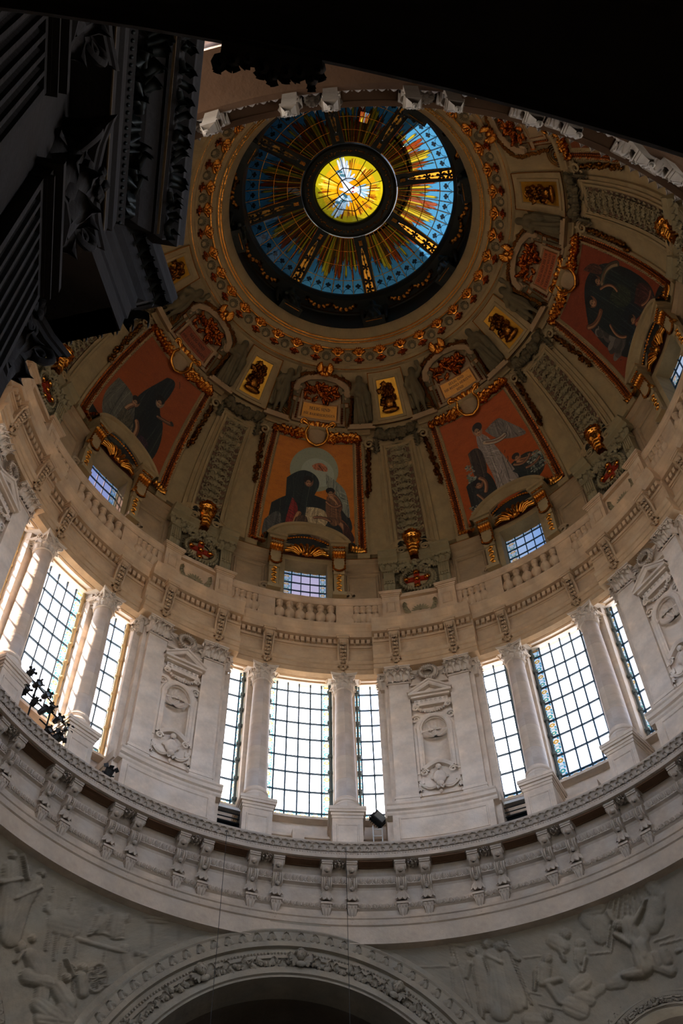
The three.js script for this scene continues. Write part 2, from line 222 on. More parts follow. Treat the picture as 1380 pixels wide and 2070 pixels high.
// lip of the oculus: rings of mouldings
struct('trim_5', mk(m => { m.ring([[9.98, 69.62], [9.86, 69.6], [9.8, 69.72], [9.66, 69.8], [9.6, 69.92], [9.5, 69.95], [8.9, 70.42], [8.8, 70.42], [8.72, 70.3], [8.62, 70.3], [8.36, 70.42], [8.3, 70.36], [8.12, 70.42], [8.05, 70.52], [7.95, 70.5], [7.66, 71.0], [7.6, 71.2], [8.8, 71.4], [10.6, 71.0], [10.6, 69.8]], -180, 180, 2, false); }, 'cyl'), M.cream, 'cream mouldings round the dome eye');
// ================= windows of the drum =================
const SHOWN = { '-90': 'hidden left', '-45': 'sunlit left', 0: 'middle', 45: 'right', 90: 'far right' };
const borderMap = canvas(128, 512, (g, w, h) => { g.fillStyle = '#f4f2ea'; g.fillRect(0, 0, w, h); for (let k = 0; k < 4; k++) { const y = k * 128; g.strokeStyle = '#5fb4b4'; g.lineWidth = 5; g.strokeRect(8, y + 4, w - 16, 120);
  g.fillStyle = k % 2 ? '#2fa39c' : '#d9a43a'; g.beginPath(); g.ellipse(64, y + 64, 34, 26, 0, 0, 7); g.fill(); g.fillStyle = '#fff3c9'; g.beginPath(); g.ellipse(64, y + 64, 16, 12, 0, 0, 7); g.fill();
  g.fillStyle = '#4aa9c4'; for (const [a, b] of [[30, 24], [98, 24], [30, 104], [98, 104]]) { g.beginPath(); g.ellipse(a, y + b, 16, 11, a > 64 ? 0.7 : -0.7, 0, 7); g.fill(); } } });
borderMap.wrapS = borderMap.wrapT = THREE.RepeatWrapping;
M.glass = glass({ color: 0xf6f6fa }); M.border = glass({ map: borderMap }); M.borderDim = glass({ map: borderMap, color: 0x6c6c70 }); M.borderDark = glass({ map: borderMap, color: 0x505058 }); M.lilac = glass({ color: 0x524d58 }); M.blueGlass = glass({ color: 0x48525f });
const WH = [38.9, 39.49, 40.83, 42.06, 43.16, 44.43, 45.59, 46.74, 47.95, 48.66], WR = 18.8;
let winN = 0;
function window_(b, lines, H, R, label, detailed, edgeCols, o = {}) {
  const w = sbase('window_' + (++winN), label), n = lines.length - 1, l0 = lines[0], l1 = lines[n];
  if (!detailed && abs(b) > 100) ; else if (!detailed) { put('pane', mk(m => m.ring([[R, H[0]], [R, H[H.length - 1]]], b + l0, b + l1, 2, false, true), 'cyl'), M.glass, w); }
  else for (let i = 0; i < n; i++) for (let j = 0; j < H.length - 1; j++) { const t = [b + lines[i], b + lines[i + 1]], edge = edgeCols.includes(i) || (j === 0 && o.bottom !== false) || (o.top && j === H.length - 2);
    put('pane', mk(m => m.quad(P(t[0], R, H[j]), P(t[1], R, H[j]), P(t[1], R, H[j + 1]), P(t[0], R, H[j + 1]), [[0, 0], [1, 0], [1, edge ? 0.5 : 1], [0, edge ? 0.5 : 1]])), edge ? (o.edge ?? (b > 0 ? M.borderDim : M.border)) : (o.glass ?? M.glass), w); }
  put('glazing_bars', mk(m => { const bw = o.bar ?? 0.075;
    for (const t of lines) m.cbox(b + t - bw / R / 2 / D2R, b + t + bw / R / 2 / D2R, R - 0.05, R + 0.03, H[0], H[H.length - 1], 5);
    for (const h of H) m.cbox(b + l0, b + l1, R - 0.06, R + 0.02, h - bw / 2, h + bw / 2, 2); }, 'cyl'), M.lead, w);
  if (o.rods !== false) put('window_frame', mk(m => { for (const s of [0, 1]) { const t = b + (s ? l1 - 0.35 : l0 + 0.35), r = R - 0.2;
    m.tube([P(t, r, H[0] - 0.02), P(t, r, H[H.length - 1])], b === -45 ? 0.1 : 0.07, 8); for (const h of H.slice(1, -1)) m.at(mul(frameC(t, r, h), TR(0, 0, 0))).lathe([[0.1, -0.09], [0.14, -0.07], [0.14, 0.07], [0.1, 0.09]], 8).at(null); } }), b === -45 ? M.rodSunlit : M.rodGrey, w);  // left bay rods have sunlight put into their tan; same rods greyer elsewhere
  return w;
}
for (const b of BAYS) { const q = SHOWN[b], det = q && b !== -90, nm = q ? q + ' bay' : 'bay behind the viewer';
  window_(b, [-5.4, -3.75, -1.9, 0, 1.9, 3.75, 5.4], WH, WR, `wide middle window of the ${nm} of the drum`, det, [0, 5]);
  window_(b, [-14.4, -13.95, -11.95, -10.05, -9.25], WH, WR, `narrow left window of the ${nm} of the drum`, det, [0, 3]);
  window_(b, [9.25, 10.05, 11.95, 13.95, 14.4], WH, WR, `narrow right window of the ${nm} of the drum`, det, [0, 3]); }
// small attic windows
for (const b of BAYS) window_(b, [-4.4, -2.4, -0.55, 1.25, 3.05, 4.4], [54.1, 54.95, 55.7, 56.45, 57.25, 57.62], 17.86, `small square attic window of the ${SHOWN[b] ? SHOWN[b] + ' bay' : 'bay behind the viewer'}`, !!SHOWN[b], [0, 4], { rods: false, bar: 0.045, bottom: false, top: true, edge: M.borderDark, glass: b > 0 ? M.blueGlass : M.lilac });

// ================= columns, pilasters, capitals =================
const LEAF = mk(m => m.leaf(1, 1, 0.55, 4, 7)), LEAFS = mk(m => m.leaf(1, 1, 0.55, 2, 4));
const volute = (m, r, tk, turns = 1.6, sides = 5) => { const pts = []; for (let i = 0; i <= 18; i++) { const t = i / 18, a = t * turns * 2 * PI, q = r * (1 - 0.8 * t); pts.push(V(q * cos(a), q * sin(a), 0)); } return m.tube(pts, t => tk * (1 - 0.55 * t), sides); };
// full corinthian capital, 1 wide at the neck radius r, height h
function capital(m, r, h, n = 8) {
  m.latheF([[r, 0], [r * 1.14, 0.02 * h], [r * 1.14, 0.07 * h], [r, 0.09 * h]], 16);
  m.lathe([[r * 0.95, 0.05 * h], [r * 0.97, 0.4 * h], [r * 1.1, 0.7 * h], [r * 1.3, 0.86 * h]], 16);
  const B = m.M; const W = x => B ? mul(B, x) : x;
  for (let k = 0; k < n; k++) { const a = 360 / n * k;
    m.put(LEAF, mul(RY(a), TR(0, 0.09 * h, r * 0.98), SC(r * 0.82, h * 0.42, r * 1.1)));
    m.put(LEAF, mul(RY(a + 180 / n), TR(0, 0.12 * h, r * 0.96), SC(r * 0.78, h * 0.66, r * 1.15))); }
  for (let k = 0; k < 4; k++) { const a = 45 + 90 * k, f = W(mul(RY(a), TR(0, 0.76 * h, r * 1.52), RY(90)));
    m.at(f); volute(m, 0.15 * h, 0.045 * h); m.at(B); m.put(LEAF, mul(RY(a), TR(0, 0.4 * h, r * 1.05), SC(r * 0.5, h * 0.4, r * 1.2)));
    for (const s of [-1, 1]) { m.at(W(mul(RY(a + s * 26), TR(0, 0.79 * h, r * 1.2), RY(s * 20)))); volute(m, 0.085 * h, 0.03 * h); m.at(B); }
    m.at(W(mul(RY(90 * k), TR(0, 0.93 * h, r * 1.34)))); for (let i = 0; i < 5; i++) m.blob(0.09 * h * cos(i * 1.257), 0.09 * h * sin(i * 1.257), 0, 0.06 * h, 0.06 * h, 0.04 * h, 5, 3); m.blob(0, 0, 0.03 * h, 0.05 * h, 0.05 * h, 0.05 * h, 5, 3); m.at(B); }
  // abacus with hollow sides
  const ab = (y, k) => { const o = []; for (let s = 0; s < 4; s++) for (let i = 0; i < 5; i++) { const t = (i / 5 - 0.5) * 2, d = 1.22 + 0.3 * t * t, x = t * 1.5, a = s * PI / 2; o.push(V(r * k * (x * cos(a) + d * sin(a)), y, r * k * (-x * sin(a) + d * cos(a)))); } return o; };
  const lv = [[0.87, 0.93], [0.92, 0.96], [0.93, 1.02], [1, 1.05]].map(([y, k]) => ab(y * h, k));
  for (let j = 0; j < 3; j++) for (let i = 0; i < 20; i++) m.quad(lv[j][i], lv[j][(i + 1) % 20], lv[j + 1][(i + 1) % 20], lv[j + 1][i]);
  for (const l of [lv[0], lv[3]]) for (let i = 0; i < 20; i++) m.quad(l[i], l[(i + 1) % 20], V(0, l[0].y, 0), V(0, l[0].y, 0).lerp(l[i], 0.01));
  return m;
}
// flat capital of a pilaster, w wide, d deep
function capitalFlat(m, w, d, h, side = 1) {
  const B = m.M, W = x => B ? mul(B, x) : x, z = d;
  m.box(0, 0.04 * h, z / 2, w * 1.05, 0.06 * h, z * 1.2); m.box(0, 0.46 * h, z / 2 - 0.02, w * 0.96, 0.84 * h, z);
  for (const [n, y, l, q] of [[3, 0.08, 0.42, 0.36], [4, 0.12, 0.64, 0.3]]) for (let k = 0; k < n; k++) { const x = n === 3 ? (k - 1) * 0.36 * w : (k - 1.5) * 0.3 * w; m.put(LEAF, mul(TR(x, y * h, z - 0.03), SC(q * w, l * h, 0.9 * w))); }
  for (const s of [-1, 1]) { m.at(W(mul(TR(s * w * 0.56, 0.74 * h, z + 0.1), RY(s * 40)))); volute(m, 0.14 * h, 0.05 * h); m.at(W(mul(TR(s * w * 0.17, 0.76 * h, z + 0.06)))); volute(m, 0.09 * h, 0.035 * h); m.at(B);
    m.put(LEAF, mul(TR(s * w * 0.45, 0.36 * h, z - 0.02), RY(s * 35), SC(0.26 * w, 0.38 * h, 0.8 * w)));
    for (let k = 0; k < side; k++) m.put(LEAF, mul(TR(s * w * 0.5, 0.1 * h, z * 0.4), RY(s * 90), SC(0.34 * w, 0.5 * h, 0.6 * w))); }
  for (let i = 0; i < 6; i++) m.blob(0.08 * h * cos(i * 1.047), 0.93 * h + 0.08 * h * sin(i * 1.047), z + 0.16, 0.05 * h, 0.05 * h, 0.05 * h, 5, 3);
  m.box(0, 0.9 * h, z / 2 + 0.05, w * 1.22, 0.06 * h, z + 0.16); m.box(0, 0.965 * h, z / 2 + 0.07, w * 1.3, 0.07 * h, z + 0.22); return m;
}
const moldedBlock = (m, w, d, y0, y1, crown, foot) => { // pedestal: foot, die with sunk panel, crown
  const z = 0; m.box(0, (y0 + foot + y1 - crown) / 2, z, w, y1 - crown - y0 - foot, d); m.box(0, y0 + foot / 2, z, w + 0.16, foot, d + 0.16); m.box(0, y0 + foot + 0.06, z, w + 0.08, 0.12, d + 0.08);
  [[0, 0.25, 0.06], [0.25, 0.5, 0.14], [0.5, 0.72, 0.28], [0.72, 1, 0.34]].forEach(([a, b, o]) => m.box(0, y1 - crown + (a + b) / 2 * crown, z, w + o, (b - a) * crown, d + o)); };
const framePanel = (m, x, y, z, w, h, t = 0.05, d = 0.05) => { const q = [V(x - w / 2, y - h / 2, z), V(x + w / 2, y - h / 2, z), V(x + w / 2, y + h / 2, z), V(x - w / 2, y + h / 2, z)]; m.sweep(q, q.map(() => V(0, 0, 1)), [[-t, 0], [-t * 0.6, d], [t * 0.3, d * 1.1], [t, 0]], true, false); };
const colBase = mk(m => m.latheF([[0.78, 0], [0.78, 0.18], [0.7, 0.2], [0.72, 0.28], [0.68, 0.38], [0.6, 0.42], [0.58, 0.52], [0.63, 0.56], [0.65, 0.63], [0.62, 0.7], [0.565, 0.73], [0.55, 0.85]], 28));
const shaftR = t => 0.545 - 0.1 * pow(t, 1.6);
const drums = [0, 0.16, 0.36, 0.57, 0.77, 1].map((t, i, a) => i < 5 && mk(m => { const t1 = a[i + 1], L = 7.57, e = 0.012; m.latheF([[shaftR(t) - 0.008, t * L], [shaftR(t), t * L + e], [shaftR((t + t1) / 2), (t + t1) / 2 * L], [shaftR(t1), t1 * L - e], [shaftR(t1) - 0.008, t1 * L]], 28); })).filter(Boolean);
const drumMats = [0xcdbfb0, 0xd3c1ac, 0xcbb9a8, 0xd5c3af, 0xcfbdab].map(c => st(c, { roughness: 0.6 }));
const capG = mk(m => capital(m, 0.46, 1.06)).geo(), colBaseG = colBase.geo(), drumG = drums.map(d => d.geo());
const colPedG = mk(m => { moldedBlock(m, 1.42, 1.5, 0, 2.7, 0.62, 0.3); framePanel(m, 0, 1.12, 0.75, 0.95, 1.15, 0.05, 0.03); m.box(0, 2.76, 0, 1.5, 0.14, 1.5); }).geo();
const column = base('column', 'grey veined stone column left of the wide window in the sunlit left bay', 'column', frameC(-45 - 7.185, 17.5, 35.45));
put('pedestal', colPedG, M.stone, column); put('base', colBaseG, M.stone, column, TR(0, 2.83, 0)); drumG.forEach((g, i) => put('shaft_drum', g, drumMats[i], column, TR(0, 3.6, 0))); put('capital', capG, M.stone, column, TR(0, 11.15, 0));
for (const [th, l] of [[-37.815, 'veined stone column right of the spotlight rig in the sunlit left bay'], [-7.185, 'stone column left of the wide middle window, beside a white louvre box'], [7.185, 'stone column right of the wide middle window, next to the floodlight on the ladder'], [37.815, 'stone column left of the wide window with teal glass border in the right bay'], [52.185, 'stone column right of the wide window with teal glass border in the right bay'], [82.815, 'stone column at the far right edge beyond the right pier']]) dup(column, frameC(th, 17.5, 35.45), l);

// pilasters, two on every pier
const PIERS = [-67.5, -22.5, 22.5, 67.5], pierName = { '-67.5': 'far left pier at the frame edge', '-22.5': 'pier left of the middle windows', 22.5: 'pier right of the middle windows', 67.5: 'far right pier at the frame edge' };
const pilG = mk(m => { m.box(0, 3.835, 0.05, 1.08, 7.67, 0.5); }).geo(), pilBaseG = mk(m => { m.box(0, 0.13, 0.06, 1.36, 0.26, 0.72); m.box(0, 0.33, 0.06, 1.26, 0.14, 0.64); m.box(0, 0.46, 0.05, 1.16, 0.12, 0.56); m.box(0, 0.6, 0.05, 1.22, 0.14, 0.6); m.box(0, 0.7, 0.05, 1.12, 0.06, 0.54); }).geo();
const capFG = mk(m => capitalFlat(m, 1.08, 0.32, 1.28)).geo();
const pil = base('pilaster', '', 'pilaster', frameC(0, 16.98, 38.0)); put('shaft', pilG, M.stone, pil, TR(0, 0.7, 0)); put('base', pilBaseG, M.stone, pil); put('capital', capFG, M.stone, pil, TR(0, 8.37, 0));
// return of the pilaster in the window jamb
const jambG = mk(m => { m.box(0, 4.3, 0, 0.16, 8.6, 0.8); }).geo(), capJG = mk(m => capitalFlat(m, 0.62, 0.2, 1.2, 0)).geo();
let first = true;
for (const p of PIERS) for (const s of [-1, 1]) { const l = `tall flat ${s < 0 ? 'left' : 'right'} pilaster with leafy capital on the ${pierName[p]}`; let o;
  if (first) { o = pil; first = false; o.userData.label = l; const m = frameC(p + s * 5.5, 16.98, 38.0); o.matrix.identity(); o.position.set(0, 0, 0); o.quaternion.identity(); o.applyMatrix4(m); } else o = dup(pil, frameC(p + s * 5.5, 16.98, 38.0), l); }
// capitals that turn into the window jambs
for (const p of PIERS) for (const s of [-1, 1]) { const t = p + s * 8.0, f = mul(frameC(t, 17.35, 38), RY(s * 90)); const o = base('jamb_pilaster', `narrow jamb pilaster at the ${s < 0 ? 'left' : 'right'} edge of the ${pierName[p]}`, 'pilaster', f); put('shaft', jambG, M.stone, o); put('capital', capJG, M.stone, o, TR(0, 8.42, 0)); }
// pier pedestals with a sunk panel
for (const p of PIERS) { const o = base('pier_pedestal', `long plinth with a blank panel under the ${pierName[p]}`, 'pedestal');
  put('die', mk(m => { m.ring([[16.4, 35.45], [16.4, 35.75], [16.5, 35.82], [16.5, 37.45], [17.2, 37.45], [17.2, 35.45]], p - 8.15, p + 8.15, 1.2);
    const path = [], nr = []; const go = (a, b, h0, h1, n) => { for (let i = 0; i < n; i++) { const t = lerp(a, b, i / n), h = lerp(h0, h1, i / n); path.push(P(t, 16.5, h)); nr.push(P(t, -1, 0)); } }; go(p - 7, p + 7, 36.05, 36.05, 10); go(p + 7, p + 7, 36.05, 37.2, 1); go(p + 7, p - 7, 37.2, 37.2, 10); go(p - 7, p - 7, 37.2, 36.05, 1); m.sweep(path, nr, [[-0.05, 0], [-0.03, 0.04], [0.02, 0.04], [0.05, 0]], true, false); }, 'cyl'), M.stone, o);
  put('cornice', mk(m => m.ring([[16.5, 37.42], [16.44, 37.5], [16.42, 37.6], [16.32, 37.66], [16.3, 37.84], [16.24, 37.9], [16.24, 37.98], [17.2, 38.02], [17.2, 37.42]], p - 9, p + 9, 1.2), 'cyl'), M.stone, o);
  put('side_face', mk(m => { for (const s of [-1, 1]) { m.cut();  const t = p + s * 8.6; m.cbox(t - 0.5, t + 0.5, 16.9, 18.3, 35.45, 37.5, 1); m.cbox(t - 0.7, t + 0.7, 16.75, 18.3, 37.5, 37.98, 1); } }, 'cyl'), M.stone, o); }

// ================= niches with shell hoods on the piers =================
function shell(m, R, n = 9, depth = 0.35, a0 = 10, a1 = 170) { // ribbed fan, hinge at the origin, opening upwards
  return m.grid(n * 4, 6, (u, v) => { const a = lerp(a0, a1, u) * D2R, rib = abs(sin(u * n * PI)), r = R * v * (1 - 0.06 * (1 - rib)); return V(-r * cos(a), r * sin(a), depth * (0.15 - pow(v - 0.25, 2) * 1.3) + 0.12 * R * rib * v); }); }
const niche = base('niche_frame', 'pedimented niche with shell hood on the pier left of the middle windows', 'niche', frameC(-22.5, 16.9, 0));
{ const sh = new THREE.Shape([[-1, 38.75], [1, 38.75], [1, 46.1], [-1, 46.1]].map(q => new THREE.Vector2(...q))), ho = new THREE.Path(); ho.moveTo(-0.66, 40.4); ho.lineTo(0.66, 40.4); for (let i = 0; i <= 12; i++) { const a = PI * i / 12; ho.lineTo(0.66 * cos(a), 42.85 + 0.92 * sin(a)); } ho.closePath(); sh.holes.push(ho); put('panel', new THREE.ExtrudeGeometry(sh, { depth: 0.08, bevelEnabled: false }), M.stone, niche, TR(0, 0, -0.04)); }
put('upper_moulding', mk(m => { m.box(0, 46.35, 0.05, 2.0, 0.12, 0.16); const a = [V(-0.75, 45.75, 0.04), V(0.75, 45.75, 0.04), V(0.75, 46.1, 0.04), V(-0.75, 46.1, 0.04)]; m.sweep(a, a.map(() => V(0, 0, 1)), [[-0.04, 0], [0, 0.05], [0.04, 0]], true, false); }), M.stone, niche);
put('niche_recess', mk(m => { m.grid(14, 8, (u, v) => { const a = lerp(-88, 88, u) * D2R; return V(0.66 * sin(a), lerp(40.38, 42.9, v), 0.02 - 0.5 * cos(a)); }); }), M.stone, niche);
put('shell_hood', mk(m => { m.at(TR(0, 42.85, 0.05)); m.grid(44, 8, (u, v) => { const a = PI * u, rib = abs(sin(u * 9 * PI)), k = 0.12 + 0.88 * v; return V(-0.68 * cos(a) * k, 0.95 * sin(a) * k * (1 + 0.03 * rib * v), -0.42 * sqrt(max(0, 1 - v * v * 0.98)) + 0.2 * (rib - 0.5) * v * (1.25 - v)); }); m.blob(0, 0.06, 0.16, 0.16, 0.12, 0.12, 8, 5); for (const s of [-1, 1]) { m.at(TR(s * 0.2, 42.75, 0.2)); volute(m, 0.14, 0.05); } m.at(TR(0, 42.75, 0.16)); m.grid(14, 3, (u, v) => { const a = lerp(-90, 90, u) * D2R; return V(0.66 * sin(a), -0.1 + 0.14 * v, 0.05 + 0.12 * cos(a) * (1 - v)); }); }), M.stone, niche);
put('niche_surround', mk(m => { const z = 0.05; const path = []; path.push(V(-0.68, 40.3, z)); path.push(V(-0.68, 42.8, z)); for (let i = 1; i < 14; i++) { const a = PI - PI * i / 14; path.push(V(0.72 * cos(a), 42.9 + 0.98 * sin(a), z)); } path.push(V(0.68, 42.8, z)); path.push(V(0.68, 40.3, z));
  m.sweep(path, path.map(() => V(0, 0, 1)), [[-0.06, 0], [-0.06, 0.1], [0.0, 0.14], [0.06, 0.1], [0.2, 0.12], [0.24, 0.05], [0.3, 0.05]], false, false);
  for (const s of [-1, 1]) { m.box(s * 0.98, 41.4, 0.06, 0.14, 2.7, 0.16); m.box(s * 1.02, 42.9, 0.05, 0.1, 0.8, 0.12); m.at(TR(s * 0.9, 43.8, 0.1)); volute(m, 0.28, 0.07); m.at(null); } }), M.stone, niche);
put('pediment', mk(m => { m.box(0, 44.62, 0.12, 1.9, 0.16, 0.3); m.box(0, 44.86, 0.1, 1.75, 0.34, 0.24); m.box(0, 45.12, 0.18, 2.0, 0.12, 0.42); m.box(0, 45.25, 0.25, 2.25, 0.14, 0.56);
  const path = [V(-1.14, 45.38, 0.1), V(0, 46.15, 0.1), V(1.14, 45.38, 0.1)]; m.sweep(path, path.map(() => V(0, 0, 1)), [[-0.16, 0], [-0.16, 0.28], [-0.1, 0.34], [-0.02, 0.36], [0.0, 0.44], [0.06, 0.46], [0.06, 0]]);
  m.quad(V(-1, 45.35, 0.12), V(1, 45.35, 0.12), V(0.02, 46, 0.12), V(-0.02, 46, 0.12)); for (let i = 0; i < 14; i++) m.put(LEAFS, mul(TR(-0.8 + i * 0.123, 44.72, 0.2), RZ(i % 2 ? 20 : -20), SC(0.16, 0.3, 0.2)));
  for (const s of [-1, 1]) { m.at(TR(s * 0.84, 44.42, 0.25)); volute(m, 0.17, 0.06); m.at(null); } 
  for (let i = 0; i <= 12; i++) { const t = i / 12 * 2 - 1; m.blob(t * 0.7, 44.1 + 0.28 * t * t, 0.2, 0.09, 0.09, 0.1, 6, 4); if (i % 3 === 0) m.put(LEAFS, mul(TR(t * 0.7, 44.15 + 0.28 * t * t, 0.24), RZ(i * 50), SC(0.2, 0.28, 0.25))); } }), M.stone, niche);
put('cartouche', mk(m => { const arc = []; for (let i = 0; i <= 16; i++) { const t = i / 16 * 2 - 1; arc.push(V(t * 0.74, 40.62 - 0.42 * pow(abs(t), 1.6), 0.22)); } m.sweep(arc, arc.map(() => V(0, 0, 1)), [[-0.1, -0.2], [-0.1, 0.05], [0, 0.1], [0.07, 0.12], [0.07, -0.2]]);
  for (const s of [-1, 1]) { m.at(TR(s * 0.68, 40.02, 0.24)); volute(m, 0.19, 0.06); m.at(null); m.box(s * 1.02, 39.9, 0.05, 0.2, 0.5, 0.12); m.box(s * 0.85, 39.6, 0.06, 0.2, 0.3, 0.12); m.blob(s * 1.0, 39.35, 0.12, 0.12, 0.14, 0.1, 6, 4); for (let i = 0; i < 3; i++) m.put(LEAFS, mul(TR(s * 1.0, 39.3, 0.12), RZ(180 + (i - 1) * 22), SC(0.14, 0.5, 0.2))); m.blob(s * 1.0, 38.78, 0.12, 0.07, 0.12, 0.07, 6, 4);
    for (const d of [0, 0.1]) { const pt = []; for (let i = 0; i <= 10; i++) { const t = i / 10; pt.push(V(s * lerp(0.12, 0.98, t), 39.15 + d - 0.26 * sin(t * PI) + 0.3 * t, 0.14)); } m.tube(pt, 0.045, 5); } }
  m.at(TR(0, 39.32, 0.12)); m.blob(0, 0.35, 0.05, 0.34, 0.42, 0.18, 10, 6); m.at(mul(TR(0, 39.3, 0.22))); shell(m, 0.62, 7, 0.2, 40, 140); m.at(null); m.blob(0, 40.25, 0.26, 0.16, 0.16, 0.12, 8, 5); m.blob(0, 39.2, 0.24, 0.2, 0.16, 0.16, 8, 5); for (const s of [-1, 0, 1]) m.put(LEAFS, mul(TR(s * 0.1, 39.2, 0.2), RZ(180 + s * 24), SC(0.2, 0.42, 0.3))); m.blob(0, 38.72, 0.24, 0.09, 0.12, 0.09, 6, 4); m.box(0, 39.75, 0.02, 1.7, 1.3, 0.06); }), M.stone, niche);
for (const [p, l] of [[22.5, 'pedimented niche with shell hood on the pier right of the middle windows'], [67.5, 'pedimented niche with shell hood at the right edge of the picture'], [-67.5, 'pedimented niche with shell hood at the left edge, mostly cut off']]) dup(niche, frameC(p, 16.9, 0), l);
// wreaths with ribbons above the niches
const wreath = base('wreath', 'carved leaf wreath with ribbons above the left pier niche', 'wreath', frameC(-22.5, 16.86, 47.04));
put('garland', mk(m => { for (let i = 0; i < 26; i++) { const a = i / 26 * 2 * PI, r = 0.4; for (const s of [-1, 1]) m.put(LEAFS, mul(TR(r * cos(a), r * sin(a), 0.14), RZ(a / D2R + s * 35), SC(0.26, 0.26, 0.34))); m.blob(r * cos(a), r * sin(a), 0.16, 0.12, 0.12, 0.14, 6, 4); } }), M.stone, wreath);
put('ribbon', mk(m => { for (const s of [-1, 1]) { const pt = []; for (let i = 0; i <= 20; i++) { const t = i / 20; pt.push(V(s * (0.1 + 1.0 * t), 0.36 + 0.12 * sin(t * 9) - 0.25 * t, 0.08)); } m.tube(pt, t => 0.045 * (1 - 0.4 * t), 5); m.at(TR(s * 0.95, -0.1, 0.08)); volute(m, 0.18, 0.05); m.at(null); m.blob(s * 0.14, 0.46, 0.12, 0.14, 0.08, 0.07, 6, 4); } m.blob(0, 0.46, 0.14, 0.09, 0.09, 0.08, 6, 4); }), M.stone, wreath);
for (const [p, l] of [[22.5, 'carved leaf wreath with ribbons above the right pier niche'], [67.5, 'carved leaf wreath with ribbons above the niche at the right edge'], [-67.5, 'carved leaf wreath above the cut-off niche at the left edge']]) dup(wreath, frameC(p, 16.86, 47.04), l);
// ================= carved brackets and mouldings =================
const extr = (m, pr, w) => { for (let i = 0; i < pr.length; i++) { const [z0, y0] = pr[i], [z1, y1] = pr[(i + 1) % pr.length]; m.quad(V(-w / 2, y0, z0), V(w / 2, y0, z0), V(w / 2, y1, z1), V(-w / 2, y1, z1)); }
  const g = THREE.ShapeUtils.triangulateShape(pr.map(q => new THREE.Vector2(...q)), []); for (const s of [-1, 1]) for (const t of g) { const q = t.map(k => V(s * w / 2, pr[k][1], pr[k][0])); m.quad(q[0], q[1], q[2], q[2].clone().lerp(q[0], 0.5)); } };
const BEAD = mk(m => m.blob(0, 0, 0, 0.5, 0.5, 0.5, 6, 4));
const egg = mk(m => { m.blob(0, 0, 0, 0.1, 0.15, 0.1, 8, 5); const sh = []; for (let i = 0; i <= 8; i++) { const a = PI + PI * i / 8; sh.push(V(0.135 * cos(a), 0.06 + 0.2 * sin(a), 0.0)); } m.tube(sh, 0.03, 4); m.box(0.175, -0.02, 0.0, 0.045, 0.26, 0.08); });
const TH11 = 11.25, BR = [5.625 - 1.9, 5.625 + 1.9];
// frieze consoles of the drum entablature
const mod = base('frieze_console', '', 'bracket');
put('scroll', mk(m => { extr(m, [[0, 0.35], [0.14, 0.42], [0.2, 0.8], [0.26, 1.3], [0.4, 1.75], [0.56, 1.98], [0.56, 2.12], [0, 2.12]], 0.46); m.box(0, 2.2, 0.3, 0.66, 0.12, 0.62); m.box(0, 2.33, 0.3, 0.74, 0.14, 0.68);
  for (const s of [-1, 1]) { const pt = [[0.1, 0.45], [0.2, 0.8], [0.27, 1.3], [0.4, 1.72], [0.56, 1.95]].map(([z, y]) => V(s * 0.26, y, z + 0.02)); m.tube(pt, 0.06, 5); m.at(mul(TR(s * 0.25, 1.9, 0.46), RY(90))); volute(m, 0.2, 0.06); m.at(null); } }), M.warm, mod);
put('leaf_drop', mk(m => { for (let i = 0; i < 6; i++) { const t = i / 5, y = 1.75 - t * 1.2, z = 0.5 - 0.26 * t - 0.1 * t * (1 - t); for (const s of [-1, 1]) m.blob(s * 0.09, y, z, 0.1, 0.12, 0.1, 6, 4); m.blob(0, y - 0.08, z + 0.06, 0.08, 0.1, 0.08, 6, 4); m.put(LEAFS, mul(TR(0, y + 0.1, z - 0.04), RX(-15), RZ(180 + (i % 2 ? 25 : -25)), SC(0.22, 0.3, 0.3))); }
  for (let i = -1; i <= 1; i++) m.put(LEAFS, mul(TR(i * 0.12, 0.42, 0.12), RZ(180 + i * 25), SC(0.2, 0.4, 0.4))); for (let i = 0; i < 6; i++) m.blob(0.11 * cos(i), 0.16 + 0.11 * sin(i), 0.16, 0.1, 0.1, 0.1, 6, 4); }), M.warm, mod);
{ const spots = []; for (const b of [-45, 0, 45, 90]) for (const s of [-1, 1]) spots.push([b + s * 7.1, 17.0, `over the ${s < 0 ? 'left' : 'right'} column of the ${SHOWN[b]} bay`]);
  for (const p of PIERS) for (const s of [-1, 1]) spots.push([p + s * 5.5, 16.58, `over the ${s < 0 ? 'left' : 'right'} pilaster of the ${pierName[p]}`]);
  spots.forEach(([t, r, w], i) => { const l = 'scroll bracket ' + w, f = frameC(t, r, 47.87); if (i) dup(mod, f, l); else { mod.applyMatrix4(f); mod.userData.label = l; } }); }
// dentils, one course per stretch between brackets
{ const tr = sbase('trim_6', 'courses of small square dentils under the drum cornice'); for (const b of BAYS.filter(q => SHOWN[q])) for (const [a, c, r] of [[-12.5, 12.5, 16.86], [12.9, 32.1, 16.44]]) put('dentil_course', mk(m => { const n = round((c - a) * 0.94); for (let i = 0; i < n; i++) { const t = b + lerp(a, c, (i + 0.5) / n); m.at(frameC(t, r, 50.1)); m.box(0, 0, -0.05, 0.19, 0.34, 0.3); } m.at(null); m.cbox(b + a, b + c, r + 0.02, r + 0.2, 49.7, 49.88, 1.5); }, 'cyl'), M.warm, tr); [...tr.children].forEach(o => o.userData.kind = 'stuff'); }
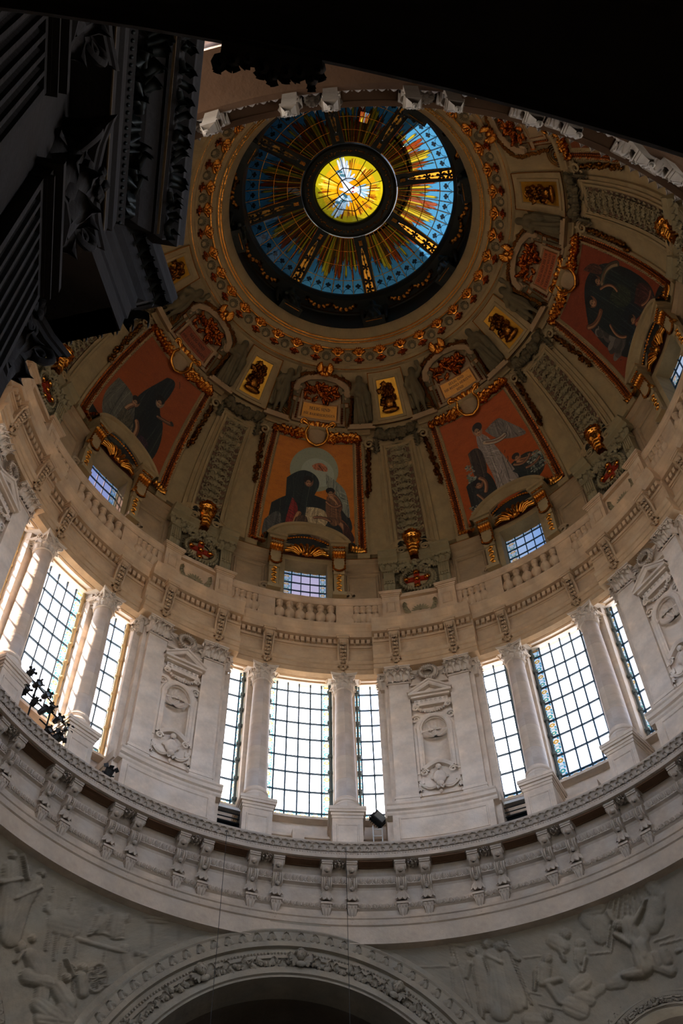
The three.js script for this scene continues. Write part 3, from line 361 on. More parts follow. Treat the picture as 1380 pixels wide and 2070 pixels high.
// gallery bracket pairs
const gb = base('gallery_bracket', '', 'bracket');
put('corbel', mk(m => { extr(m, [[0, 2.35], [0, 2.9], [0.62, 2.9], [0.62, 2.72], [0.5, 2.5], [0.34, 2.36], [0.2, 2.3]], 0.4); m.box(0, 2.83, 0.33, 0.5, 0.1, 0.66); m.box(0, 2.72, 0.34, 0.46, 0.06, 0.62); for (const s of [-1, 1]) { m.at(mul(TR(s * 0.22, 2.62, 0.46), RY(90))); volute(m, 0.14, 0.05); m.at(null); } m.blob(0, 2.5, 0.46, 0.14, 0.12, 0.14, 8, 5); m.put(LEAFS, mul(TR(0, 2.62, 0.4), RX(60), RZ(180), SC(0.36, 0.4, 0.4))); }), M.grey, gb);
put('console', mk(m => { extr(m, [[0, 0.95], [0.12, 0.95], [0.12, 1.35], [0.2, 1.6], [0.36, 1.75], [0.42, 1.95], [0.36, 2.15], [0.2, 2.24], [0, 2.28]], 0.4); for (const x of [-0.19, -0.1, 0.1, 0.19]) { const pt = []; for (let i = 0; i <= 10; i++) { const a = lerp(-100, 100, i / 10) * D2R; pt.push(V(x, 1.95 + 0.27 * sin(a), 0.16 + 0.28 * cos(a))); } m.tube(pt, 0.05, 5); }
  for (let i = 0; i <= 8; i++) { const a = lerp(-80, 80, i / 8) * D2R; m.blob(0, 1.95 + 0.29 * sin(a), 0.16 + 0.3 * cos(a), 0.045, 0.045, 0.045, 5, 3); } m.blob(0, 1.62, 0.34, 0.12, 0.1, 0.12, 7, 4); }), M.grey, gb);
put('acanthus', mk(m => { m.put(LEAF, mul(TR(0, 1.6, 0.2), RX(5), RZ(180), SC(0.42, 0.72, 0.42))); for (const s of [-1, 1]) m.put(LEAF, mul(TR(s * 0.1, 1.55, 0.16), RZ(180 + s * 14), SC(0.26, 0.62, 0.34))); }), M.grey, gb);
put('pendant', mk(m => { m.box(0, 0.9, 0.16, 0.5, 0.1, 0.34); m.box(0, 0.76, 0.13, 0.44, 0.2, 0.28); for (const x of [-0.14, 0, 0.14]) m.blob(x, 0.76, 0.28, 0.06, 0.09, 0.05, 6, 4); const q = (y, w, z) => [V(-w, y, 0), V(-w, y, z), V(w, y, z), V(w, y, 0)]; const a = q(0.66, 0.2, 0.26), b = q(0.16, 0.08, 0.1); for (let i = 0; i < 3; i++) m.quad(a[i], a[i + 1], b[i + 1], b[i]); for (const x of [-0.09, 0.09]) m.tube([V(x, 0.62, 0.27), V(x * 0.5, 0.2, 0.12)], 0.03, 4); m.blob(0, 0.08, 0.06, 0.11, 0.06, 0.09, 7, 4); m.blob(0, 0, 0.06, 0.06, 0.06, 0.06, 6, 4); }), M.grey, gb);
// rosettes between the brackets of a pair
const ros = base('soffit_flower', '', 'rosette');
put('petals', mk(m => { for (let i = 0; i < 8; i++) m.put(LEAFS, mul(RZ(i * 45), TR(0, 0.05, 0), SC(0.17, 0.24, 0.3))); m.blob(0, 0, 0.06, 0.08, 0.08, 0.08, 7, 4); m.at(null); for (let i = 0; i < 16; i++) m.blob(0.23 * cos(i * PI / 8), 0.23 * sin(i * PI / 8), 0, 0.04, 0.04, 0.03, 4, 3); }), M.grey, ros);
{ const names = { '-4': 'first', '-3': 'second', '-2': 'third', '-1': 'fourth', 0: 'fifth', 1: 'sixth', 2: 'seventh', 3: 'eighth', 4: 'ninth' }; const N = k => k < -6 || k > 6 ? null : k;
  let f1 = true, f2 = true; const where = k => k >= -5 && k <= 5 ? 'pair ' + ({ '-5': 'cut by the left frame edge', 5: 'at the right frame edge' }[k] ?? names[k] + ' from the left') : null;
  const ks = [-6, -5, -4, -3, -2, -1, 0, 1, 2, 3, 4, 5, 13, 14, 15, 16, 17, 18, 19];
  const near = { 13: 'above the far right, overhead', 14: 'overhead, first from the right', 15: 'overhead, second from the right', 16: 'overhead, third from the right', 17: 'overhead, fourth from the right', 18: 'overhead beside the dark pier', 19: 'overhead behind the dark pier' };
  for (const k of ks) { const c = k * TH11 + 0; const t0 = (k < 10 ? (k - 0) : k) * TH11 + 5.625 - TH11 * 0;
    const w = k < 10 ? (where(k) ?? 'pair just outside the left frame edge') : 'pair ' + near[k];
    for (const s of [-1, 1]) { const f = frameC(t0 + s * 1.9, 16.86, 31.8), l = `${s < 0 ? 'left' : 'right'} scroll bracket under the gallery cornice, ${w}`; if (f1) { gb.applyMatrix4(f); gb.userData.label = l; f1 = false; } else dup(gb, f, l); }
    const f = mul(frameC(t0, 16.42, 34.66), RX(90)), l = `carved flower on the cornice soffit, ${w}`; if (f2) { ros.applyMatrix4(f); ros.userData.label = l; f2 = false; } else dup(ros, f, l); } }
// egg mouldings between the brackets and the leaf moulding on the lip
{ const tr = sbase('trim_7', 'egg and dart mouldings in two bands on the gallery frieze');
  for (let k = -6; k < 20; k++) { if (k > 6 && k < 13) continue; for (const [h, rows] of [[34.02, 0], [32.7, 1]]) { if (k > 12 && rows) continue; for (const [a, b] of [[7.525 - TH11 + 0.9, 3.725 - 0.9], [3.725 + 0.9, 7.525 - 0.9]]) put('egg_moulding', mk(m => { const t0 = k * TH11 + a, t1 = k * TH11 + b, n = max(1, round((t1 - t0) / (rows ? 1.02 : 1.15))); for (let i = 0; i < n; i++) m.put(egg, mul(frameC(lerp(t0, t1, (i + 0.5) / n), 16.73, h), rows ? SC(0.85, 0.72, 0.85) : SC(0.95, 1, 1))); }), M.grey, tr).userData.kind = 'stuff'; } }
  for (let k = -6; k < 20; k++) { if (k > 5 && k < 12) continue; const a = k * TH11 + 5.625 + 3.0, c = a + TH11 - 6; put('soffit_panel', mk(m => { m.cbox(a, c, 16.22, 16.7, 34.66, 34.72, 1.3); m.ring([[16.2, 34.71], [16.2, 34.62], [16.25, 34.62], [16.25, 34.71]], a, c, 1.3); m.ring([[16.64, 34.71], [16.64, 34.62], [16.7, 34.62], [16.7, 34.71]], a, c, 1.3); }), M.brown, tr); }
  const lp = mk(m => { m.put(LEAF, mul(RX(-8), SC(0.36, 0.4, 0.42))); for (const s of [-1, 1]) m.put(LEAFS, mul(TR(s * 0.12, 0, 0), RZ(-s * 24), SC(0.18, 0.26, 0.2))); m.blob(0.19, 0.05, 0.02, 0.05, 0.08, 0.04, 5, 3); });
  const tl = sbase('trim_8', 'leaf and bead mouldings along the lip of the gallery cornice');
  for (let k = -16; k < 16; k++) put('leaf_moulding', mk(m => { for (let i = 0; i < 9; i++) { const t = k * TH11 + (i + 0.5) * TH11 / 9; m.put(lp, mul(frameC(t, 16.12, 35.09), RX(18))); for (let j = 0; j < 3; j++) m.put(BEAD, mul(frameC(t + (j - 1) * 0.41, 16.12, 34.97), SC(0.09, 0.1, 0.07))); } }), M.grey, tl).userData.kind = 'stuff'; }
// ================= attic: balustrade, crests, windows frames =================
const balG = mk(m => m.lathe([[0.2, 0], [0.2, 0.1], [0.13, 0.14], [0.2, 0.22], [0.31, 0.38], [0.34, 0.54], [0.28, 0.74], [0.16, 0.92], [0.12, 1.08], [0.19, 1.14], [0.2, 1.2], [0.13, 1.24], [0.2, 1.32], [0.22, 1.38], [0.22, 1.48]], 12)).geo();
const ATT = [-90, -45, 0, 45, 90, 135], bayMark = { '-90': 'behind the dark pier', '-45': 'of the sunlit left bay', 0: 'of the middle bay', 45: 'of the right bay', 90: 'of the far right bay', 135: 'overhead on the right' };
{ let root = null; for (const b of ATT) { const l = `stone balustrade with fat balusters ${bayMark[b]} of the attic`.replace('bay of the attic', 'attic bay'); if (root) { dup(root, new THREE.Matrix4().makeRotationY(-b * D2R), l); continue; }
  root = base('balustrade', l, 'balustrade');
  put('rail', mk(m => m.ring([[16.92, 53.5], [16.86, 53.56], [16.86, 53.7], [16.78, 53.78], [16.78, 53.96], [16.84, 54.04], [17.3, 54.04], [17.36, 53.9], [17.3, 53.5]], -15.2, 15.2, 1.27), 'cyl'), M.warm, root);
  put('plinth', mk(m => m.ring([[16.8, 51.2], [16.8, 51.5], [16.92, 51.6], [16.92, 51.95], [17.3, 51.95], [17.3, 51.2]], -15.2, 15.2, 1.27), 'cyl'), M.warm, root);
  for (const [a, c] of [[-15.2, -14.2], [-9.4, -6.0], [6.0, 9.4], [14.2, 15.2]]) put('post', mk(m => m.cbox(a, c, 16.95, 17.25, 51.95, 53.5, 1.7), 'cyl'), M.warm, root);
  for (const [a, c, n] of [[-14.2, -9.4, 4], [-6, 6, 6], [9.4, 14.2, 4]]) for (let i = 0; i < n; i++) put('baluster', balG, M.warm, root, frameC(lerp(a, c, (i + 0.5) / n), 17.12, 51.97));
  root.applyMatrix4(new THREE.Matrix4().makeRotationY(-b * D2R)); } }

// crest with cross and wreath on every pier: two small pilasters, cornice, urn
const CP = [-67.5, -22.5, 22.5, 67.5, 112.5], crestMark = { '-67.5': 'at the left edge under the dark pier', '-22.5': 'left of the middle attic window', 22.5: 'right of the middle attic window', 67.5: 'on the right, half turned away', 112.5: 'on the far right, mostly out of frame' };
const AT = (x, h, z = 0) => mul(frameC(x / 17.0 / D2R, 17.0, h), TR(0, 0, z));
const crest = base('crest', '', 'crest');
put('pedestal', mk(m => { for (const s of [-1, 1]) { m.cut();  m.at(AT(s * 1.67, 0)); moldedBlock(m, 1.0, 0.8, 51.2, 54.15, 0.4, 0.7); framePanel(m, 0, 52.8, 0.4, 0.5, 0.85, 0.05, 0.04); m.at(null); } m.cut(); m.at(AT(0, 0)); m.box(0, 52.7, -0.15, 2.6, 2.9, 0.5); m.box(0, 53.95, 0.15, 2.5, 0.3, 0.3); m.box(0, 51.75, 0.12, 2.5, 0.3, 0.3); m.at(null); }), M.warm, crest);
put('shell_panel', mk(m => { m.at(AT(0, 52.75, 0.14)); m.at(mul(AT(0, 52.55, 0.1))); shell(m, 0.66, 9, 0.2, 0, 180); for (const s of [-1, 1]) { m.at(AT(0, 52.7, 0.12)); for (let i = 0; i < 4; i++) m.put(LEAF, mul(TR(s * (0.55 + i * 0.12), -0.2 + i * 0.14, 0), RZ(-s * (70 - i * 25)), SC(0.26, 0.5, 0.35))); } m.at(null); }), M.carve, crest);
put('crest_pilaster', mk(m => { for (const s of [-1, 1]) { m.cut();  m.at(AT(s * 1.67, 54.15)); m.box(0, 0.12, 0.1, 0.85, 0.24, 0.5); m.box(0, 1.45, 0, 0.66, 2.6, 0.4); for (const x of [-0.2, -0.07, 0.07, 0.2]) m.box(x, 1.75, 0.22, 0.07, 0.9, 0.06); for (let i = -1; i <= 1; i++) m.put(LEAF, mul(TR(i * 0.2, 0.35, 0.18), SC(0.3, 0.9, 0.4))); m.box(0, 2.25, 0.05, 0.8, 0.1, 0.5); for (let i = -1; i <= 1; i++) m.put(LEAF, mul(TR(i * 0.26, 2.35, 0.2), RZ(-i * 15), SC(0.34, 0.6, 0.6))); for (const q of [-1, 1]) { m.at(mul(AT(s * 1.67, 56.95), TR(q * 0.36, 0, 0.28))); volute(m, 0.17, 0.06); } m.at(null); } }), M.carve, crest);
put('crest_cornice', mk(m => { m.at(null); const pr = [[16.95, 57.15], [16.75, 57.2], [16.7, 57.4], [16.5, 57.5], [16.48, 57.66], [16.3, 57.8], [16.28, 57.95], [17.2, 58.0], [17.2, 57.15]]; m.ring(pr, -7.6, -3.6, 1.2); m.cut(); m.ring(pr, 3.6, 7.6, 1.2); m.cut(); m.ring(pr.map(([r, h]) => [r > 17 ? r : min(17, r + 0.35), h]), -3.6, 3.6, 1.2); }), M.carve, crest);
put('crest_field', mk(m => { m.at(AT(0, 55.6, -0.05)); m.box(0, 0, 0, 2.6, 3.2, 0.2); m.at(null); }), M.carveD, crest);
put('wreath', mk(m => { m.at(AT(0, 55.25, 0.12)); for (let i = 0; i < 34; i++) { const a = i / 34 * 2 * PI, r = 0.95; for (const s of [-1, 1]) m.put(LEAFS, mul(TR(r * cos(a), r * sin(a), 0.08), RZ(a / D2R + s * 35), SC(0.34, 0.34, 0.4))); m.blob(r * cos(a), r * sin(a), 0.12, 0.14, 0.14, 0.16, 6, 4); } m.at(null); }), M.carve, crest);
put('roundel', mk(m => { m.at(AT(0, 55.25, 0.02)); m.grid(24, 2, (u, v) => V(0.85 * v * cos(u * 2 * PI), 0.85 * v * sin(u * 2 * PI), 0.16 - 0.1 * v * v)); m.at(null); }), M.cream, crest);
put('red_cross', mk(m => { m.at(AT(0, 55.25, 0.22)); m.box(0, 0, 0, 0.34, 1.5, 0.12); m.box(0, 0.04, 0, 1.45, 0.34, 0.12); m.at(null); }), M.redCross, crest).userData.label = 'red cross with gilt knobs';
put('gilt_knobs', mk(m => { m.at(AT(0, 55.25, 0.32)); for (const [x, y] of [[0, 0], [0, 0.66], [0, -0.66], [0.62, 0.04], [-0.62, 0.04]]) { m.cut(); m.blob(x, y, 0, 0.15, 0.15, 0.12, 7, 4); for (let i = 0; i < 5; i++) m.blob(x + 0.16 * cos(i * 1.257), y + 0.16 * sin(i * 1.257), 0, 0.07, 0.07, 0.06, 5, 3); } m.at(null); }), M.gold, crest);
put('cherub_garland', mk(m => { m.at(AT(0, 56.6, 0.25)); m.blob(0, 0.15, 0.1, 0.24, 0.28, 0.24, 10, 7); m.blob(0, 0.08, 0.33, 0.05, 0.07, 0.06, 5, 3); for (const s of [-1, 1]) { m.blob(s * 0.14, 0.05, 0.22, 0.1, 0.1, 0.1, 6, 4); m.blob(s * 0.2, 0.3, 0.06, 0.15, 0.14, 0.18, 6, 4); for (let i = 0; i < 6; i++) m.put(LEAF, mul(TR(s * (0.2 + i * 0.16), 0.05 + 0.14 * sin(i), 0), RZ(-s * (60 + i * 11)), SC(0.3, 0.62, 0.4))); for (let i = 0; i < 6; i++) m.blob(s * (0.28 + i * 0.17), -0.28 + 0.1 * sin(i * 2), 0.02, 0.14, 0.13, 0.14, 6, 4);
  const pt = []; for (let i = 0; i <= 8; i++) pt.push(V(s * lerp(0.12, 0.45, i / 8), -0.1 - i * 0.07, 0.1 * sin(i))); m.tube(pt, 0.07, 5); } m.at(null); }), M.carve, crest);
put('broken_pediment', mk(m => { for (const s of [-1, 1]) { m.cut();  const path = [], nr = []; for (let i = 0; i <= 10; i++) { const a = lerp(15, 80, i / 10) * D2R, x = s * (2.0 - 1.5 * (i / 10)), h = 57.95 + 1.15 * sin(i / 10 * PI / 2); const q = AT(x, h, -0.05); path.push(V().setFromMatrixPosition(q)); nr.push(V(0, 0, 1).transformDirection(q)); } m.sweep(path, nr, [[-0.1, -0.2], [-0.1, 0.35], [0.0, 0.4], [0.14, 0.5], [0.2, 0.5], [0.2, -0.2]]); m.at(AT(s * 0.75, 58.25, 0.35)); volute(m, 0.3, 0.09); m.at(null); } }), M.cream, crest);
put('urn', mk(m => { m.at(AT(0, 57.2, 0.3)); for (let i = 0; i < 4; i++) { const y = 0.2 + i * 0.35; m.box(0, y + 0.15, 0, 0.5 + i * 0.1, 0.34, 0.4); m.put(LEAF, mul(TR(0, y, 0.2), SC(0.5, 0.5, 0.5))); } m.at(mul(AT(0, 58.6, 0.3))); m.latheF([[0.3, 0], [0.5, 0.12], [0.56, 0.3], [0.42, 0.42], [0.6, 0.62], [0.64, 0.9], [0.5, 1.0], [0.36, 1.06], [0.3, 1.3], [0.36, 1.4], [0.2, 1.6], [0.22, 1.75], [0.1, 1.95], [0, 2.0]], 14);
  for (let i = 0; i < 14; i++) m.put(LEAFS, mul(RY(i * 25.7), TR(0, 0.5, 0.5), SC(0.26, 0.5, 0.4))); for (const [r, y] of [[0.5, 0.14], [0.45, 0.42], [0.52, 1.0], [0.33, 1.35]]) for (let i = 0; i < 12; i++) m.blob(r * sin(i * 0.524), y, r * cos(i * 0.524), 0.07, 0.07, 0.07, 5, 3); for (let i = 0; i < 10; i++) m.blob(0.6 * sin(i * 0.628), 0.78, 0.6 * cos(i * 0.628), 0.09, 0.09, 0.09, 5, 3); m.at(null); }), M.gold, crest);
put('smoke_vase_arm', mk(m => { for (const s of [-1, 1]) { m.cut();  m.at(AT(s * 0.75, 58.9, 0.15)); m.blob(0, 0, 0, 0.34, 0.6, 0.3, 9, 6); m.put(LEAF, mul(TR(0, 0.2, 0.1), RZ(-s * 30), SC(0.4, 0.6, 0.4))); m.at(null); } }), M.bronze, crest);
CP.forEach((p, i) => { const l = 'crest with red cross, wreath and gilt urn ' + crestMark[p], f = new THREE.Matrix4().makeRotationY(-p * D2R); if (i) dup(crest, f, l); else { crest.userData.label = l; crest.applyMatrix4(f); } });

// frame of the attic windows: gilt consoles, arched hood, shell lunette, wall panels
const aw = base('window_surround', '', 'window surround');
const AX = t => t * 17.0 * D2R;
put('jamb', mk(m => { m.at(AT(0, 0)); m.at(null); for (const s of [-1, 1]) m.cut() && m.cbox(s * 4.95 - 0.55, s * 4.95 + 0.55, 17.0, 17.9, 54.04, 57.75, 1); m.cut(); m.cbox(-5.5, 5.5, 17.0, 17.88, 57.55, 58.0, 1.2); }, 'cyl'), M.cream, aw);
put('console', mk(m => { for (const s of [-1, 1]) { m.cut();  m.at(AT(AX(s * 6.7), 54.04)); m.box(0, 0.15, 0.12, 0.8, 0.3, 0.7); m.box(0, 1.25, 0, 0.6, 2.0, 0.4); extr(m, [[0, 2.2], [0.3, 2.2], [0.46, 2.7], [0.5, 3.2], [0.62, 3.9], [0.8, 4.3], [0, 4.3]], 0.66); m.box(0, 4.45, 0.35, 1.0, 0.24, 0.95); m.box(0, 4.66, 0.4, 1.16, 0.22, 1.1); m.at(null); } }), M.cream, aw);
put('gilt_console_ornament', mk(m => { for (const s of [-1, 1]) { m.cut();  const f = AT(AX(s * 6.7), 54.04); m.at(f); for (let i = 0; i < 7; i++) { const y = 0.5 + i * 0.24; m.put(LEAFS, mul(TR(0, y, 0.2), RZ(i % 2 ? 14 : -14), SC(0.26, 0.34, 0.3))); } for (let i = -2; i <= 2; i++) { m.put(LEAF, mul(TR(i * 0.15, 3.4, 0.5), RX(15), SC(0.24, 0.7, 0.6))); m.blob(i * 0.16, 4.2, 0.82, 0.09, 0.1, 0.08, 6, 4); }
  for (let i = 0; i <= 12; i++) { const t = i / 12 * 2 - 1; m.blob(t * 0.36, 2.35 + 0.25 * t * t, 0.44, 0.08, 0.09, 0.08, 5, 3); } for (const q of [-1, 1]) { m.at(mul(f, TR(q * 0.33, 2.7, 0.35), RY(90))); volute(m, 0.22, 0.07); for (let i = 0; i < 6; i++) { m.at(f); m.blob(q * 0.36, 2.9 + i * 0.2, 0.4 + i * 0.05, 0.08, 0.1, 0.08, 5, 3); } } m.at(null); } }), M.gold, aw);
const arcPath = (r, hc, a0, a1, n, off, rad = 16.9) => { const path = [], nr = []; for (let i = 0; i <= n; i++) { const a = lerp(a0, a1, i / n) * D2R, q = AT(r * cos(a), hc + r * sin(a), off); path.push(V().setFromMatrixPosition(q)); nr.push(V(0, 0, 1).transformDirection(q)); } return [path, nr]; };
put('hood', mk(m => { const [p, n] = arcPath(2.75, 57.55, 158, 22, 18, 0.25); m.sweep(p, n, [[-0.35, -0.5], [-0.35, 0.2], [-0.2, 0.35], [0.05, 0.5], [0.1, 0.62], [0.25, 0.66], [0.25, -0.5]]); m.cut(); const [p2, n2] = arcPath(2.2, 57.6, 160, 20, 16, 0.0); m.sweep(p2, n2, [[-0.25, -0.3], [-0.25, 0.2], [0.3, 0.22], [0.3, -0.3]]); }), M.cream, aw);
put('gilt_hood_leaves', mk(m => { for (let i = 0; i <= 40; i++) { const a = lerp(158, 22, i / 40), q = a * D2R, f = mul(AT(3.1 * cos(q), 57.55 + 3.1 * sin(q), 0.35), RZ(a - 90)); m.put(LEAFS, mul(f, RZ(i % 2 ? 60 : -60), SC(0.2, 0.3, 0.25))); } }), M.goldRed, aw);
put('gilt_beads', mk(m => { for (let i = 0; i <= 26; i++) { const a = lerp(155, 25, i / 26) * D2R; m.put(BEAD, mul(AT(2.05 * cos(a), 57.65 + 2.05 * sin(a), 0.3), SC(0.2, 0.2, 0.2))); } }), M.gold, aw);
put('lunette', mk(m => { m.at(AT(0, 58.0, -0.1)); m.grid(20, 4, (u, v) => { const a = PI * u; return V(1.5 * v * cos(a), 1.05 * v * sin(a), 0.05 + 0.15 * v); }); m.at(null); }), M.red, aw);
put('gilt_shell', mk(m => { m.at(AT(0, 58.0, 0.05)); for (let i = 0; i <= 10; i++) { const a = lerp(172, 8, i / 10) * D2R, c = cos(a), s = sin(a); m.tube([V(0.45 * c, 0.3 * s, 0.1), V(0.95 * c, 0.66 * s, 0.32), V(1.35 * c, 0.95 * s, 0.2)], t => 0.07 + 0.07 * t, 6); } m.blob(0, 0.05, 0.25, 0.22, 0.26, 0.2, 8, 5); for (let i = -2; i <= 2; i++) m.put(LEAF, mul(TR(0, 0.05, 0.2), RZ(180 + i * 35), SC(0.24, 0.5, 0.4))); m.at(null); }), M.gold, aw);
put('wall_panel', mk(m => { for (const s of [-1, 1]) { m.cut();  m.at(AT(AX(s * 11.5), 55.6, -0.28)); framePanel(m, 0, 0, 0, 1.75, 2.3, 0.09, 0.08); framePanel(m, 0, 0, 0, 2.1, 2.7, 0.06, 0.05); m.at(AT(AX(s * 8.4), 54.5, 0)); volute(m, 0.35, 0.12); m.at(null); m.ring([[17.3, 57.1], [17.2, 57.2], [17.15, 57.5], [17.0, 57.6], [17.0, 57.72], [16.85, 57.85], [16.85, 57.95], [17.4, 58.0]], s < 0 ? -15.2 : 7.8, s < 0 ? -7.8 : 15.2, 1.3); } }, 'cyl'), M.tan, aw);
put('gilt_fillet', mk(m => { for (const s of [-1, 1]) m.cut() && m.ring([[16.84, 57.93], [16.84, 57.98], [16.9, 57.98], [16.9, 57.93]], s < 0 ? -15.2 : 7.8, s < 0 ? -7.8 : 15.2, 1.3); }), M.gold, aw);
ATT.forEach((b, i) => { const l = `arched gilt window surround with shell lunette in the attic ${bayMark[b]}`, f = new THREE.Matrix4().makeRotationY(-b * D2R); if (i) dup(aw, f, l); else { aw.userData.label = l; aw.applyMatrix4(f); } });
// ================= the dome: paintings, frames, ribs =================
const sPath = (pts, off = 0, n = 6) => { const path = [], nr = []; for (let i = 0; i < pts.length - 1; i++) for (let k = 0; k < n; k++) { const t = lerp(pts[i][0], pts[i + 1][0], k / n), e = lerp(pts[i][1], pts[i + 1][1], k / n); path.push(SP(t, e, off)); nr.push(V().subVectors(V(0, DH, 0), SP(t, e)).normalize()); } const q = pts[pts.length - 1]; path.push(SP(...q, off)); nr.push(V().subVectors(V(0, DH, 0), SP(...q)).normalize()); return [path, nr]; };
const sLoop = (t0, t1, e0, e1, off = 0, n = 8) => { const [p, r] = sPath([[t0, e0], [t1, e0], [t1, e1], [t0, e1], [t0, e0]], off, n); p.pop(); r.pop(); return [p, r]; };
const sPlate = (m, t0, t1, e0, e1, off, n = 6) => m.grid(n, n, (u, v) => SP(lerp(t0, t1, u), lerp(e0, e1, v), off), (u, v) => [u * abs(t1 - t0) * 0.25, v * abs(e1 - e0) * 0.3]);
const sBlock = (m, t0, t1, e0, e1, off) => { sPlate(m, t0, t1, e0, e1, off); const [p, r] = sLoop(t0, t1, e0, e1, 0); const N = p.length; for (let i = 0; i < N; i++) { const a = p[i], b = p[(i + 1) % N]; m.quad(a, b, b.clone().addScaledVector(r[(i + 1) % N], off), a.clone().addScaledVector(r[i], off)); } };
const turnTo = b => new THREE.Matrix4().makeRotationY(-b * D2R);
// scattered carved leaves over a patch of the dome
const strew = (m, t0, t1, e0, e1, off, n, s, kind = LEAFS) => { for (let i = 0; i < n; i++) { const t = lerp(t0, t1, rnd()), e = lerp(e0, e1, rnd()); m.put(kind, mul(frameS(t, e, off), RZ(rnd() * 360), SC(s * (0.7 + 0.6 * rnd()), s * (0.9 + 0.7 * rnd()), s))); } };
const scrollS = (m, t, e, off, r, dir, tk = 0.06) => { m.at(mul(frameS(t, e, off), SC(dir, 1, 1), RZ(20))); volute(m, r, tk, 1.4, 5); for (let i = 0; i < 5; i++) m.put(LEAFS, mul(TR(r * cos(i * 1.2), r * sin(i * 1.2), 0), RZ(i * 69 - 60), SC(r * 0.6, r * 0.9, r))); m.at(null); };

